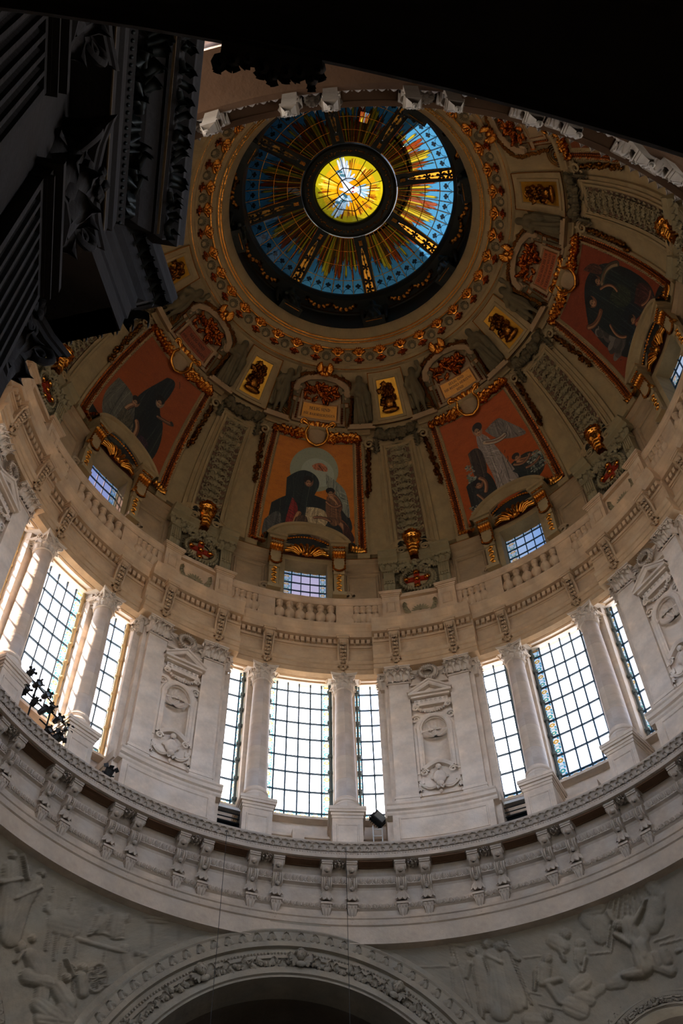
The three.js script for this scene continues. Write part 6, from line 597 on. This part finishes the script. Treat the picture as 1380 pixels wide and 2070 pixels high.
const reliefRight = [[21.27,27.04,22.67,19.96,0.05,0.05,0.1],[21.33,25.46,21.27,25.12,0.13,0.13,0.1],[21.5,24.09,21.54,21.2,0.22,0.27,0.09],[19.57,27.77,22.86,26.85,0.06,0.06,0.07],[19.57,27.77,19.6,27.22,0.05,0.05,0.06],[23.94,26.14,23.92,26.08,0.2,0.2,0.17],[24.47,24.83,24.61,22.68,0.27,0.3,0.18],[24.77,22.43,24.85,19.99,0.29,0.35,0.17],[23.97,20.23,23.92,18.59,0.12,0.09,0.14],[23.4,24.75,22.66,23.28,0.1,0.08,0.12],[26.22,26.71,26.22,26.6,0.21,0.21,0.2],[26.41,25.21,26.75,23.46,0.32,0.33,0.2],[26.68,22.92,26.42,19.09,0.35,0.48,0.2],[25.9,25.29,27.56,24.23,0.12,0.1,0.26],[26.14,18.59,26.18,18.19,0.1,0.09,0.16],[27.89,26.09,27.87,26.03,0.18,0.18,0.18],[28.15,24.69,28.48,19.62,0.26,0.44,0.16],[28.91,25.57,29.87,24.14,0.1,0.08,0.18],[28.78,26.61,30.33,18.98,0.04,0.04,0.12],[29.37,19.13,29.43,18.85,0.11,0.09,0.14],[33.68,23.56,33.65,23.46,0.19,0.19,0.17],[32.98,22.48,32.47,21.26,0.28,0.26,0.17],[31.81,22.4,31.09,20.44,0.09,0.07,0.16],[33.01,20.47,33.74,18.43,0.14,0.1,0.17],[32.13,20.99,34.54,20.85,0.14,0.11,0.17],[33.78,18.31,34.44,18,0.08,0.07,0.14],[36.97,25.64,36.93,25.54,0.2,0.2,0.17],[35.14,25.14,36.09,24.34,0.29,0.29,0.16],[35.69,23.98,35.77,22.79,0.11,0.08,0.2],[38.43,24.08,38.4,24,0.18,0.18,0.15],[38.08,23.14,37.77,22.31,0.24,0.19,0.14],[38.57,22.32,37.72,20.98,0.08,0.06,0.14],[37.34,22.43,37.48,21.05,0.08,0.06,0.14],[44,24.55,43.98,24.46,0.21,0.21,0.34],[46.09,23.95,48.04,25.21,0.14,0.1,0.3],[48.3,25.47,48.85,25.84,0.1,0.08,0.28],[43.7,25.29,43.37,26.33,0.11,0.08,0.24],[45.44,24.06,45.22,22.42,0.34,0.33,0.34],[43.42,23.59,44.77,22.04,0.14,0.12,0.38],[45.72,21.45,45.37,19.2,0.35,0.37,0.34],[45.29,22.28,45.97,20.23,0.29,0.22,0.34],[44.78,18.74,42.71,19.08,0.25,0.19,0.32],[46.43,20.07,46.33,18.98,0.17,0.14,0.24],[41.17,27.35,42.25,27.2,0.4,0.3,0.13],[40.37,26.49,40.62,26.07,0.34,0.34,0.12],[41.68,25.29,41.36,24.24,0.44,0.38,0.15],[43.37,25.91,42.93,25.59,0.23,0.23,0.12],[49.68,24.82,49.24,24.29,0.41,0.37,0.16],[50.24,27.08,50.45,26.17,0.3,0.26,0.14],[50.87,25.64,50.59,25.16,0.16,0.16,0.12],[48.71,23.57,48.17,23.08,0.42,0.36,0.16],[46.89,22.74,46.56,22.06,0.29,0.22,0.12],[44.67,27.7,42.61,25.81,0.04,0.06,0.1],[45.24,27.67,43.43,25.43,0.04,0.06,0.1],[45.9,27.63,44.25,25.27,0.04,0.06,0.1],[46.49,27.52,45.08,25.11,0.04,0.06,0.1],[47.02,27.42,45.81,24.86,0.04,0.06,0.1],[47.63,27.34,46.68,24.78,0.04,0.06,0.1],[48.37,27.45,48.22,25.85,0.04,0.06,0.1],[42.54,25.02,41.18,23.15,0.04,0.04,0.1],[42.93,24.66,41.7,22.76,0.04,0.04,0.1],[42.76,23.34,41.93,22.01,0.04,0.03,0.08],[47.11,19.82,47.21,18.89,0.19,0.22,0.24],[48.12,19.68,48.2,18.75,0.2,0.2,0.24],[46.67,18.86,48.21,17.63,0.21,0.21,0.2],[49.84,19.36,50.23,19.32,0.1,0.08,0.12],[36.32,19.57,37.46,19.94,0.26,0.31,0.13],[36.46,18.43,37.49,17.72,0.26,0.23,0.12],[40.36,18.68,41.9,18.67,0.19,0.3,0.12],[34.98,17.7,36.01,17.01,0.35,0.37,0.15],[37.62,18.13,39.29,18.55,0.18,0.18,0.1],[31.9,17.35,31.93,17.26,0.21,0.21,0.22],[29.65,17.22,30.8,16.88,0.3,0.27,0.2],[16.08,25.08,20.25,24.85,0.04,0.04,0.05],[30.68,24.21,32.75,24,0.04,0.04,0.05],[39.21,22.59,41.69,22.09,0.05,0.04,0.06],[31.27,18.75,33.93,17.51,0.04,0.04,0.05],[29.73,20.6,31.55,19.79,0.04,0.04,0.05],[47.58,21.35,50.22,21.14,0.04,0.04,0.06],[48.13,20.81,51.15,20.31,0.04,0.04,0.06]];
// ================= reliefs on the curved corner walls =================
function relief(S, c, extra) {
  const K = PR * D2R, NU = 250, NV = 190, H0 = 23.9, H1 = 30.93, k0 = cos(23 * D2R);
  const cap = S.map(([t0, e0, t1, e1, r0, r1, h]) => { const x0 = (t0 - c) * K * k0, y0 = e0 * K, x1 = (t1 - c) * K * k0, y1 = e1 * K; return [x0, y0, x1 - x0, y1 - y0, r0, r1, h * 0.9, max(r0, r1), hypot(x1 - x0, y1 - y0)]; }).concat(extra);
  const hgt = (x, y) => { let z = 0, fold = 0; for (const [a, b, dx, dy, r0, r1, h, R, L] of cap) { if (x < min(a, a + dx) - R || x > max(a, a + dx) + R || y < min(b, b + dy) - R || y > max(b, b + dy) + R) continue; const q = dx * dx + dy * dy, t = q > 1e-6 ? clamp(((x - a) * dx + (y - b) * dy) / q) : 0, r = lerp(r0, r1, t), ox = x - a - dx * t, oy = y - b - dy * t, d = hypot(ox, oy); if (d < r) { let w = h * pow(1 - (d / r) ** 2, 0.42); if (R > 0.2 && L > 0.3) { const s = (ox * dy - oy * dx) / L; w += h * (0.22 * (fbm(s * 9 + 30, t * 1.6 + a * 3 + 30, 64, 77, 2) - 0.5) + 0.05 * sin(s * 26 + 5 * fbm(s * 3 + 20, t * 2 + 20, 64, 5, 2))) * min(1, (1 - d / r) * 3); } else if (R > 0.12 && L < 0.05) w += h * 0.14 * sin(ox * 60) * sin(oy * 52); z = max(z, w); } }
    return z + 0.02 * (fbm(x * 2 + 50, y * 2 + 50, 64, 31, 3) - 0.5); };
  const m = new MB('cyl'), P0 = (u, v) => { const h = lerp(H0, H1, v), r = pendR(h), a = Math.acos(min(1, AD / r)) / D2R, t = c - 45 + a + (90 - 2 * a) * u, el = Math.asin((h - PH) / PR) / D2R; const z = hgt((t - c) * K * k0, el * K); return SP(t, el, z, PR, PH); };
  m.grid(NU, NV, P0, (u, v) => [u * 16, v * 8]);
  const A = c * D2R, keep = []; for (let i = 0; i < m.i.length; i += 3) { const k = m.i[i] * 3, s = m.p[k] * cos(A) + m.p[k + 2] * sin(A); if (hypot(s, m.p[k + 1] - 24.1) > 2.7) keep.push(m.i[i], m.i[i + 1], m.i[i + 2]); } m.i = keep; return m; }
{ const K = PR * D2R, k0 = cos(23 * D2R), wheel = []; const wx = (-25.71 + 45) * K * k0, wy = 18.69 * K; for (let i = 0; i < 20; i++) { const a = i / 20 * 2 * PI, b = (i + 1) / 20 * 2 * PI, q = z => [wx + 0.36 * cos(z), wy + 0.53 * sin(z)]; const [x0, y0] = q(a), [x1, y1] = q(b); wheel.push([x0, y0, x1 - x0, y1 - y0, 0.06, 0.06, 0.12, 0.06, 0.1]); if (i % 2) wheel.push([wx, wy, x0 - wx, y0 - wy, 0.03, 0.03, 0.09, 0.04, 0.1]); } wheel.push([wx, wy, 0, 0, 0.09, 0.09, 0.14, 0.09, 0]);
  tag(put('relief', relief(reliefLeft, -45, wheel), M.relief), 'shallow stone relief of a cart, horses and stooping workers on the left corner wall', 'relief');
  tag(put('relief', relief(reliefRight, 45, []), M.relief), 'shallow stone relief of robed men and one kneeling with raised arm', 'relief'); }
// archivolts
const arcRing = (m, pr, a0, a1, n) => { for (let k = 0; k < pr.length - 1; k++) { const [r0, z0] = pr[k], [r1, z1] = pr[k + 1]; for (let i = 0; i < n; i++) { const a = lerp(a0, a1, i / n) * D2R, b = lerp(a0, a1, (i + 1) / n) * D2R; m.quad(V(r0 * cos(a), r0 * sin(a), z0), V(r0 * cos(b), r0 * sin(b), z0), V(r1 * cos(b), r1 * sin(b), z1), V(r1 * cos(a), r1 * sin(a), z1)); } } };
function archivolt(th, label, f, R, s, detail) { // R inner radius, s scale of the mouldings
  const o = base('archivolt', label, 'arch moulding', f), q = pr => pr.map(([r, z]) => [R + (r - 7.07) * s, z * s]);
  put('moulding', mk(m => arcRing(m, q([[9.22, 0], [9.22, 0.14], [9.12, 0.2], [9.05, 0.14], [8.66, 0.12], [8.62, 0.16], [8.4, 0.16], [8.38, -0.02], [8.2, 0.0], [8.16, 0.06], [8.05, 0.06], [8.0, 0.12], [7.86, 0.12], [7.84, 0.02], [7.5, 0.02], [7.46, 0.12], [7.2, 0.12], [7.16, 0.02], [7.07, 0.02], [7.07, -1.5]]), 0, 180, 60)), M.relief, o);
  put('leaf_band', mk(m => { const n = round(92 * detail); for (let i = 0; i < n; i++) { const a = (i + 0.5) / n * 180; m.put(LEAF, mul(RZ(a - 90), TR(0, R + 1.62 * s, 0.13 * s), RZ(i % 2 ? 30 : -30), SC(0.26 * s, 0.46 * s, 0.35 * s))); } for (let i = 0; i < n * 2; i++) { const a = (i + 0.5) / n * 90; m.put(BEAD, mul(RZ(a - 90), TR(0, R + 1.03 * s, 0.07 * s), SC(0.12 * s))); } }), M.relief, o).userData.kind = 'stuff';
  put('fruit_band', mk(m => { seed = 41; const n = round(230 * detail); for (let i = 0; i < n; i++) { const a = (i + 0.5) / n * 180, r = R + (0.46 + 0.3 * rnd()) * s; if (i % 3) m.put(BEAD, mul(RZ(a - 90), TR(0, r, 0.1 * s), SC((0.16 + 0.1 * rnd()) * s))); else m.put(LEAF, mul(RZ(a - 90), TR(0, r - 0.1 * s, 0.08 * s), RZ(rnd() * 140 - 70), SC(0.28 * s, 0.42 * s, 0.5 * s))); } }), M.relief, o).userData.kind = 'stuff';
  for (const a of [30, 60, 90, 120, 150]) put('cherub_head', mk(m => { m.at(mul(RZ(a - 90), TR(0, R + 0.72 * s, 0.2 * s), SC(s))); m.blob(0, 0.1, 0.1, 0.19, 0.23, 0.2, 10, 7); m.blob(0, 0.06, 0.3, 0.035, 0.05, 0.05, 5, 3); for (const q of [-1, 1]) { m.blob(q * 0.1, 0.02, 0.22, 0.07, 0.07, 0.07, 5, 3); m.blob(q * 0.15, 0.24, 0.08, 0.12, 0.11, 0.14, 6, 4); for (let i = 0; i < 4; i++) m.put(LEAF, mul(TR(q * 0.12, -0.1, 0), RZ(-q * (55 + 22 * i)), SC(0.26, 0.62 - 0.06 * i, 0.4))); } m.blob(0, 0.32, 0.1, 0.16, 0.1, 0.14, 6, 4); m.blob(0, -0.24, 0.04, 0.22, 0.14, 0.12, 8, 5); m.at(null); }), M.relief, o);
  return o; }
archivolt(0, 'carved arch moulding with fruit band and winged heads over the middle arch', archM(0), 7.07, 1, 1);
archivolt(90, 'carved arch moulding of the great arch on the right, out of frame', archM(90), 7.07, 1, 0.6);
archivolt(-90, 'carved arch moulding of the great arch on the left, out of frame', archM(-90), 7.07, 1, 0.6);
for (const [c, l] of [[45, 'small carved corner arch at the lower right edge'], [-45, 'small carved corner arch at the lower left edge']]) { const f = new THREE.Matrix4().makeRotationY(-c * D2R).setPosition(P(c, 18.62, 24.1)); archivolt(c, l, f, 2.62, 0.46, 0.7);
  struct('wall_niche', mk(m => { m.at(f); for (let i = 0; i < 20; i++) { const a = PI * i / 20, b = PI * (i + 1) / 20, q = (t, z) => V(2.7 * cos(t), 2.7 * sin(t), z); m.quad(q(a, 0.1), q(b, 0.1), q(b, -4), q(a, -4)); m.quad(q(a, -4), q(b, -4), V(0, 0, -4), V(0, 0, -4).lerp(q(a, -4), 0.01)); } m.at(null); }), M.dark, 'dark inside of a small corner niche'); }

// ================= dark fluted pilasters and entablature beside the viewer, shade put into their colour =================
const flute = mk(m => { const n = 7, w = 1.36, pr = []; pr.push([-w / 2, -0.2], [-w / 2, 0]); for (let i = 0; i < n; i++) { const x0 = -w / 2 + 0.05 + i * (w - 0.1) / n, fw = (w - 0.1) / n - 0.05; for (let k = 0; k <= 6; k++) { const a = PI * k / 6; pr.push([x0 + 0.025 + fw / 2 - fw / 2 * cos(a), -0.085 * sin(a)]); } } pr.push([w / 2, 0], [w / 2, -0.2]);
  for (let i = 0; i < pr.length - 1; i++) m.quad(V(pr[i][0], 0, pr[i][1]), V(pr[i + 1][0], 0, pr[i + 1][1]), V(pr[i + 1][0], 13.55, pr[i + 1][1]), V(pr[i][0], 13.55, pr[i][1])); m.box(0, 13.62, -0.1, w, 0.14, 0.2); });
const FX = (x, z, ry) => mul(TR(x, 0, z), RY(ry));
const nearCap = mk(m => capital(m, 0.55, 1.62)).geo();
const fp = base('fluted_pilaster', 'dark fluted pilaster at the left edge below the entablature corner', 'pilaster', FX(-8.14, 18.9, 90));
put('shaft', flute, M.nearShade, fp); put('necking', mk(m => { m.box(0, 13.85, -0.08, 1.36, 0.34, 0.24); m.box(0, 14.08, -0.02, 1.5, 0.14, 0.34); m.box(0, 13.72, -0.04, 1.42, 0.05, 0.3); }), M.nearShade, fp); put('capital', nearCap, M.nearShade, fp, TR(0, 14.2, -0.42)); put('base', mk(m => { m.box(0, 0.4, 0, 1.7, 0.8, 0.6); m.box(0, 0.95, 0, 1.55, 0.3, 0.5); }), M.nearShade, fp);
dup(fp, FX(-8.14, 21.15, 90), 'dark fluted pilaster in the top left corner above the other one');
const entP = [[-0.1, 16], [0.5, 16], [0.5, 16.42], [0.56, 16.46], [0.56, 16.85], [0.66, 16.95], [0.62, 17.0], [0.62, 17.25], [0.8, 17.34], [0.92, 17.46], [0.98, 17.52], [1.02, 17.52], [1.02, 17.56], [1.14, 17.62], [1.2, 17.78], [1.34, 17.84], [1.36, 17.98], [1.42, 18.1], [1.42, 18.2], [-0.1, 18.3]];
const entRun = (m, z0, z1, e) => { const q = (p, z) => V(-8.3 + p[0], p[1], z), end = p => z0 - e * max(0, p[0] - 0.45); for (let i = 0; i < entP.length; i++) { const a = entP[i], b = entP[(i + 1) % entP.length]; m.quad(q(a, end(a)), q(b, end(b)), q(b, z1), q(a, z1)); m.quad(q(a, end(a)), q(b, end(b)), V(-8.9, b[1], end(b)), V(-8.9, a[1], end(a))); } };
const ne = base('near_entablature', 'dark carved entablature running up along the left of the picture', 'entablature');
put('mouldings', mk(m => entRun(m, 18.12, 26, 0.8)), M.nearShade, ne);
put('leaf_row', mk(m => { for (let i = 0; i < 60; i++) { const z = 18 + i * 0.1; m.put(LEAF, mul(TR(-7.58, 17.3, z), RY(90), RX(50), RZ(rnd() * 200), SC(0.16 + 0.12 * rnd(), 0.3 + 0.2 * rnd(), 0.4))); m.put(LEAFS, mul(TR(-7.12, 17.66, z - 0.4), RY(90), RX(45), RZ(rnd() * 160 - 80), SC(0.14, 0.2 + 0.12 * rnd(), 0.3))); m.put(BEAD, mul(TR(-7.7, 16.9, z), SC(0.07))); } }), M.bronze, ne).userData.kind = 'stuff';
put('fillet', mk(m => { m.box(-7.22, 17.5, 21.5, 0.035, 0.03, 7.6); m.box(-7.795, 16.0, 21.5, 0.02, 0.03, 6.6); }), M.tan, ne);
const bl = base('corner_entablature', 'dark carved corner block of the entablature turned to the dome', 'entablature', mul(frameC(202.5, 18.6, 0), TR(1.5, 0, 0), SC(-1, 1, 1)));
put('block', mk(m => { for (let i = 0; i < entP.length - 1; i++) { const [x0, y0] = entP[i], [x1, y1] = entP[i + 1], k = x => 0.5 + x * 0.6, w = x => 1.0 + 0.45 * max(0, x - 0.45), c = (x, y) => [V(-w(x) - 1, y, -2), V(-w(x) - 1, y, -0.6 + k(x)), V(w(x), y, -0.6 + k(x)), V(w(x), y, -2)], A = c(x0, y0), B = c(x1, y1); for (let j = 0; j < 3; j++) m.quad(A[j], A[j + 1], B[j + 1], B[j]); } m.quad(V(-2, 16, -2), V(-2, 16, 0.2), V(1, 16, 0.2), V(1, 16, -2)); }), M.nearShade, bl);
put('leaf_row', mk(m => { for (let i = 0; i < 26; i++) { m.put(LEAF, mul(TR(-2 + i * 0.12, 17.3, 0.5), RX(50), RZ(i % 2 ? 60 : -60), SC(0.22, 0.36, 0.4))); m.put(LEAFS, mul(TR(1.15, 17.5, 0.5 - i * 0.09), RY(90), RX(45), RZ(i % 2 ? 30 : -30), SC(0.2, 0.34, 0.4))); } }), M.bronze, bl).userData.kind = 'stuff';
put('capital', nearCap, M.nearShade, bl, TR(-0.6, 14.3, -0.5)); put('shaft', mk(m => m.box(-0.6, 7, -0.6, 1.1, 14.6, 0.9)), M.nearShade, bl);
// dark carved crest on the loft edge
{ const o = base('loft_crest', 'black carved crest hanging over the loft edge at the top', 'carving'); put('carving', mk(m => { seed = 9; const q = [[-6.17, 22.34, 0.05], [-6.1, 22.37, 0.05], [-6.02, 22.39, 0.04], [-5.94, 22.36, 0.05], [-5.88, 22.33, 0.04], [-5.81, 22.36, 0.05], [-5.74, 22.37, 0.05], [-5.67, 22.34, 0.04], [-5.64, 22.4, 0.04]]; for (const [x, z, r] of q) { m.blob(x, 8.04, z + 0.03, r, 0.05, r, 8, 5); for (let i = 0; i < 3; i++) m.put(LEAFS, mul(TR(x, 8.02, z + 0.02), RX(90), RZ(140 + rnd() * 80), SC(0.05, 0.05 + 0.03 * rnd(), 0.06))); } m.box(-5.9, 8.07, 22.45, 0.54, 0.12, 0.14); }), M.oak, o); }

// ================= equipment on the gallery =================
const can = (m, f, s = 1) => { m.at(mul(f, SC(s))); m.latheF([[0.001, -0.32], [0.16, -0.3], [0.2, -0.1], [0.2, 0.2], [0.23, 0.22], [0.23, 0.26], [0.2, 0.26], [0.17, 0.2], [0.001, 0.19]], 12); m.box(0.23, 0, 0, 0.03, 0.06, 0.3); m.box(-0.23, 0, 0, 0.03, 0.06, 0.3); for (let i = 0; i < 4; i++) { const a = i * PI / 2 + 0.4; m.at(mul(f, SC(s), TR(0.25 * cos(a), 0.3, 0.25 * sin(a)), RZ(-40 * cos(a)), RX(40 * sin(a)))); m.box(0, 0, 0, 0.2, 0.16, 0.02); } m.at(null); };
{ const stand = base('lighting_stand', 'black lighting stand with crossbars before the sunlit left window', 'lighting stand', frameC(-46.2, 17.0, 35.45));
  put('pole', mk(m => { m.tube([V(-0.25, 0, 0), V(-0.25, 3.4, 0)], 0.04, 6); m.tube([V(0.75, 0, 0.1), V(0.75, 2.6, 0.1)], 0.04, 6); for (const x of [-0.25, 0.75]) for (const a of [0, 120, 240]) m.tube([V(x, 0.7, 0), V(x + 0.5 * cos(a * D2R), 0, 0.5 * sin(a * D2R))], 0.025, 5); }), M.ironDark, stand);
  put('crossbar', mk(m => { m.tube([V(-0.95, 3.3, 0), V(0.85, 2.95, 0)], 0.035, 6); m.tube([V(-0.95, 2.4, 0), V(0.5, 2.3, 0)], 0.035, 6); m.tube([V(0.4, 2.35, 0.1), V(1.8, 2.3, 0.1)], 0.035, 6); m.tube([V(0.3, 1.5, 0.1), V(1.4, 1.45, 0.1)], 0.035, 6); }), M.ironDark, stand);
  const S = [[-0.9, 3.35, 'topmost spotlight on the lighting stand by the sunlit window'], [-0.35, 3.15, 'spotlight second from the left on the top bar of the lighting stand'], [0.25, 3.0, 'spotlight third from the left on the top bar of the lighting stand'], [-0.85, 2.3, 'spotlight at the left end of the middle bar of the lighting stand'], [-0.25, 2.15, 'spotlight in the middle of the middle bar of the lighting stand'], [0.3, 2.1, 'spotlight right of the pole on the middle bar of the lighting stand'], [0.7, 2.55, 'upper spotlight on the right pole of the lighting stand'], [1.2, 2.3, 'round spotlight on the right bar of the lighting stand'], [1.8, 2.2, 'square spotlight at the right end of the lighting stand'], [0.85, 1.3, 'spotlight low on the right pole of the lighting stand'], [1.3, 1.2, 'large spotlight lowest on the right of the lighting stand']];
  S.forEach(([x, y, l], i) => { const o = base('spotlight', l, 'spotlight', mul(frameC(-46.2, 17.0, 35.45), TR(x, y - 0.12, 0.15), RZ(30 * sin(i * 2.3)), RX(70 + 30 * sin(i)), SC(i === 10 ? 1.1 : 0.7))); put('housing', mk(m => can(m, new THREE.Matrix4())), M.black, o); put('lens', mk(m => m.blob(0, 0.2, 0, 0.17, 0.03, 0.17, 10, 4)), M.steel, o); put('clamp', mk(m => m.box(0, -0.05, 0.28, 0.06, 0.1, 0.14)), M.ironDark, o); });
  const s1 = base('spotlight', 'small black spotlight on the gallery lip left of the left pier plinth', 'spotlight', mul(frameC(-32.9, 16.3, 35.95), RX(40), SC(1.0))); put('housing', mk(m => can(m, new THREE.Matrix4())), M.black, s1); put('lens', mk(m => m.blob(0, 0.2, 0, 0.17, 0.03, 0.17, 10, 4)), M.steel, s1); put('yoke', mk(m => { m.box(0, -0.42, 0, 0.08, 0.3, 0.08); m.box(0, -0.3, 0, 0.5, 0.05, 0.08); }), M.ironDark, s1);
  const ld = base('ladder', 'pale metal ladder standing on the gallery below the floodlight', 'ladder', frameC(11.9, 17.4, 35.45)); put('rail', mk(m => m.tube([V(-0.21, 0, 0), V(-0.21, 2.3, -0.1)], 0.03, 6)), M.white, ld); put('rail', mk(m => m.tube([V(0.21, 0, 0), V(0.21, 2.3, -0.1)], 0.03, 6)), M.white, ld); for (let i = 0; i < 5; i++) put('rung', mk(m => m.tube([V(-0.21, 0.4 + i * 0.4, 0), V(0.21, 0.4 + i * 0.4, 0)], 0.022, 6)), M.white, ld);
  const fl = base('floodlight', 'black square floodlight tilted on top of the ladder before the window', 'floodlight', mul(frameC(12.1, 17.4, 38.05), RZ(-28), RX(-20), RY(25))); put('housing', mk(m => { m.box(0, 0, 0, 0.66, 0.6, 0.3); for (let i = 0; i < 6; i++) m.box(-0.28 + i * 0.11, 0, -0.2, 0.03, 0.5, 0.14); }), M.black, fl); put('reflector', mk(m => { m.box(0, 0, 0.16, 0.5, 0.44, 0.03); }), M.steel, fl); put('yoke', mk(m => { m.box(0.36, -0.1, 0, 0.04, 0.5, 0.06); m.box(-0.36, -0.1, 0, 0.04, 0.5, 0.06); m.box(0, -0.36, 0, 0.76, 0.04, 0.06); }), M.ironDark, fl);
  for (const [t, l] of [[-11.6, 'pale louvre box on dark legs at the left middle window'], [33.3, 'pale louvre box on dark legs at the left window of the right bay']]) { const o = base('louvre_box', l, 'ventilation box', frameC(t, 17.45, 35.45)); put('top_plate', mk(m => { m.at(mul(TR(0, 2.2, 0.1), RX(24))); m.box(0, 0, 0, 1.3, 0.07, 0.55); m.box(0, 0.12, -0.1, 1.1, 0.05, 0.4); m.at(null); }), M.white, o); for (let i = 0; i < 6; i++) put('slat', mk(m => { m.at(mul(TR(0, 2.0 - i * 0.26, 0.12), RX(35))); m.box(0, 0, 0, 1.25, 0.03, 0.26); m.at(null); }), M.ironDark, o); put('legs', mk(m => { for (const s of [-1, 1]) m.box(s * 0.64, 1.05, 0.05, 0.05, 2.1, 0.4); m.box(0, 0.9, -0.18, 1.3, 1.8, 0.04); }), M.ironDark, o); }
  for (const [t, h0, l] of [[-12.6, 18, 'thin dark cable hanging straight down left of the middle arch crown'], [6.6, 18, 'thin dark cable hanging straight down right of the middle arch crown']]) tag(put('cable', mk(m => m.tube([P(t, 15.94, h0), P(t, 15.94, 35.2)], 0.012, 4)), M.black), l, 'cable'); }
renderer.render(scene, camera);
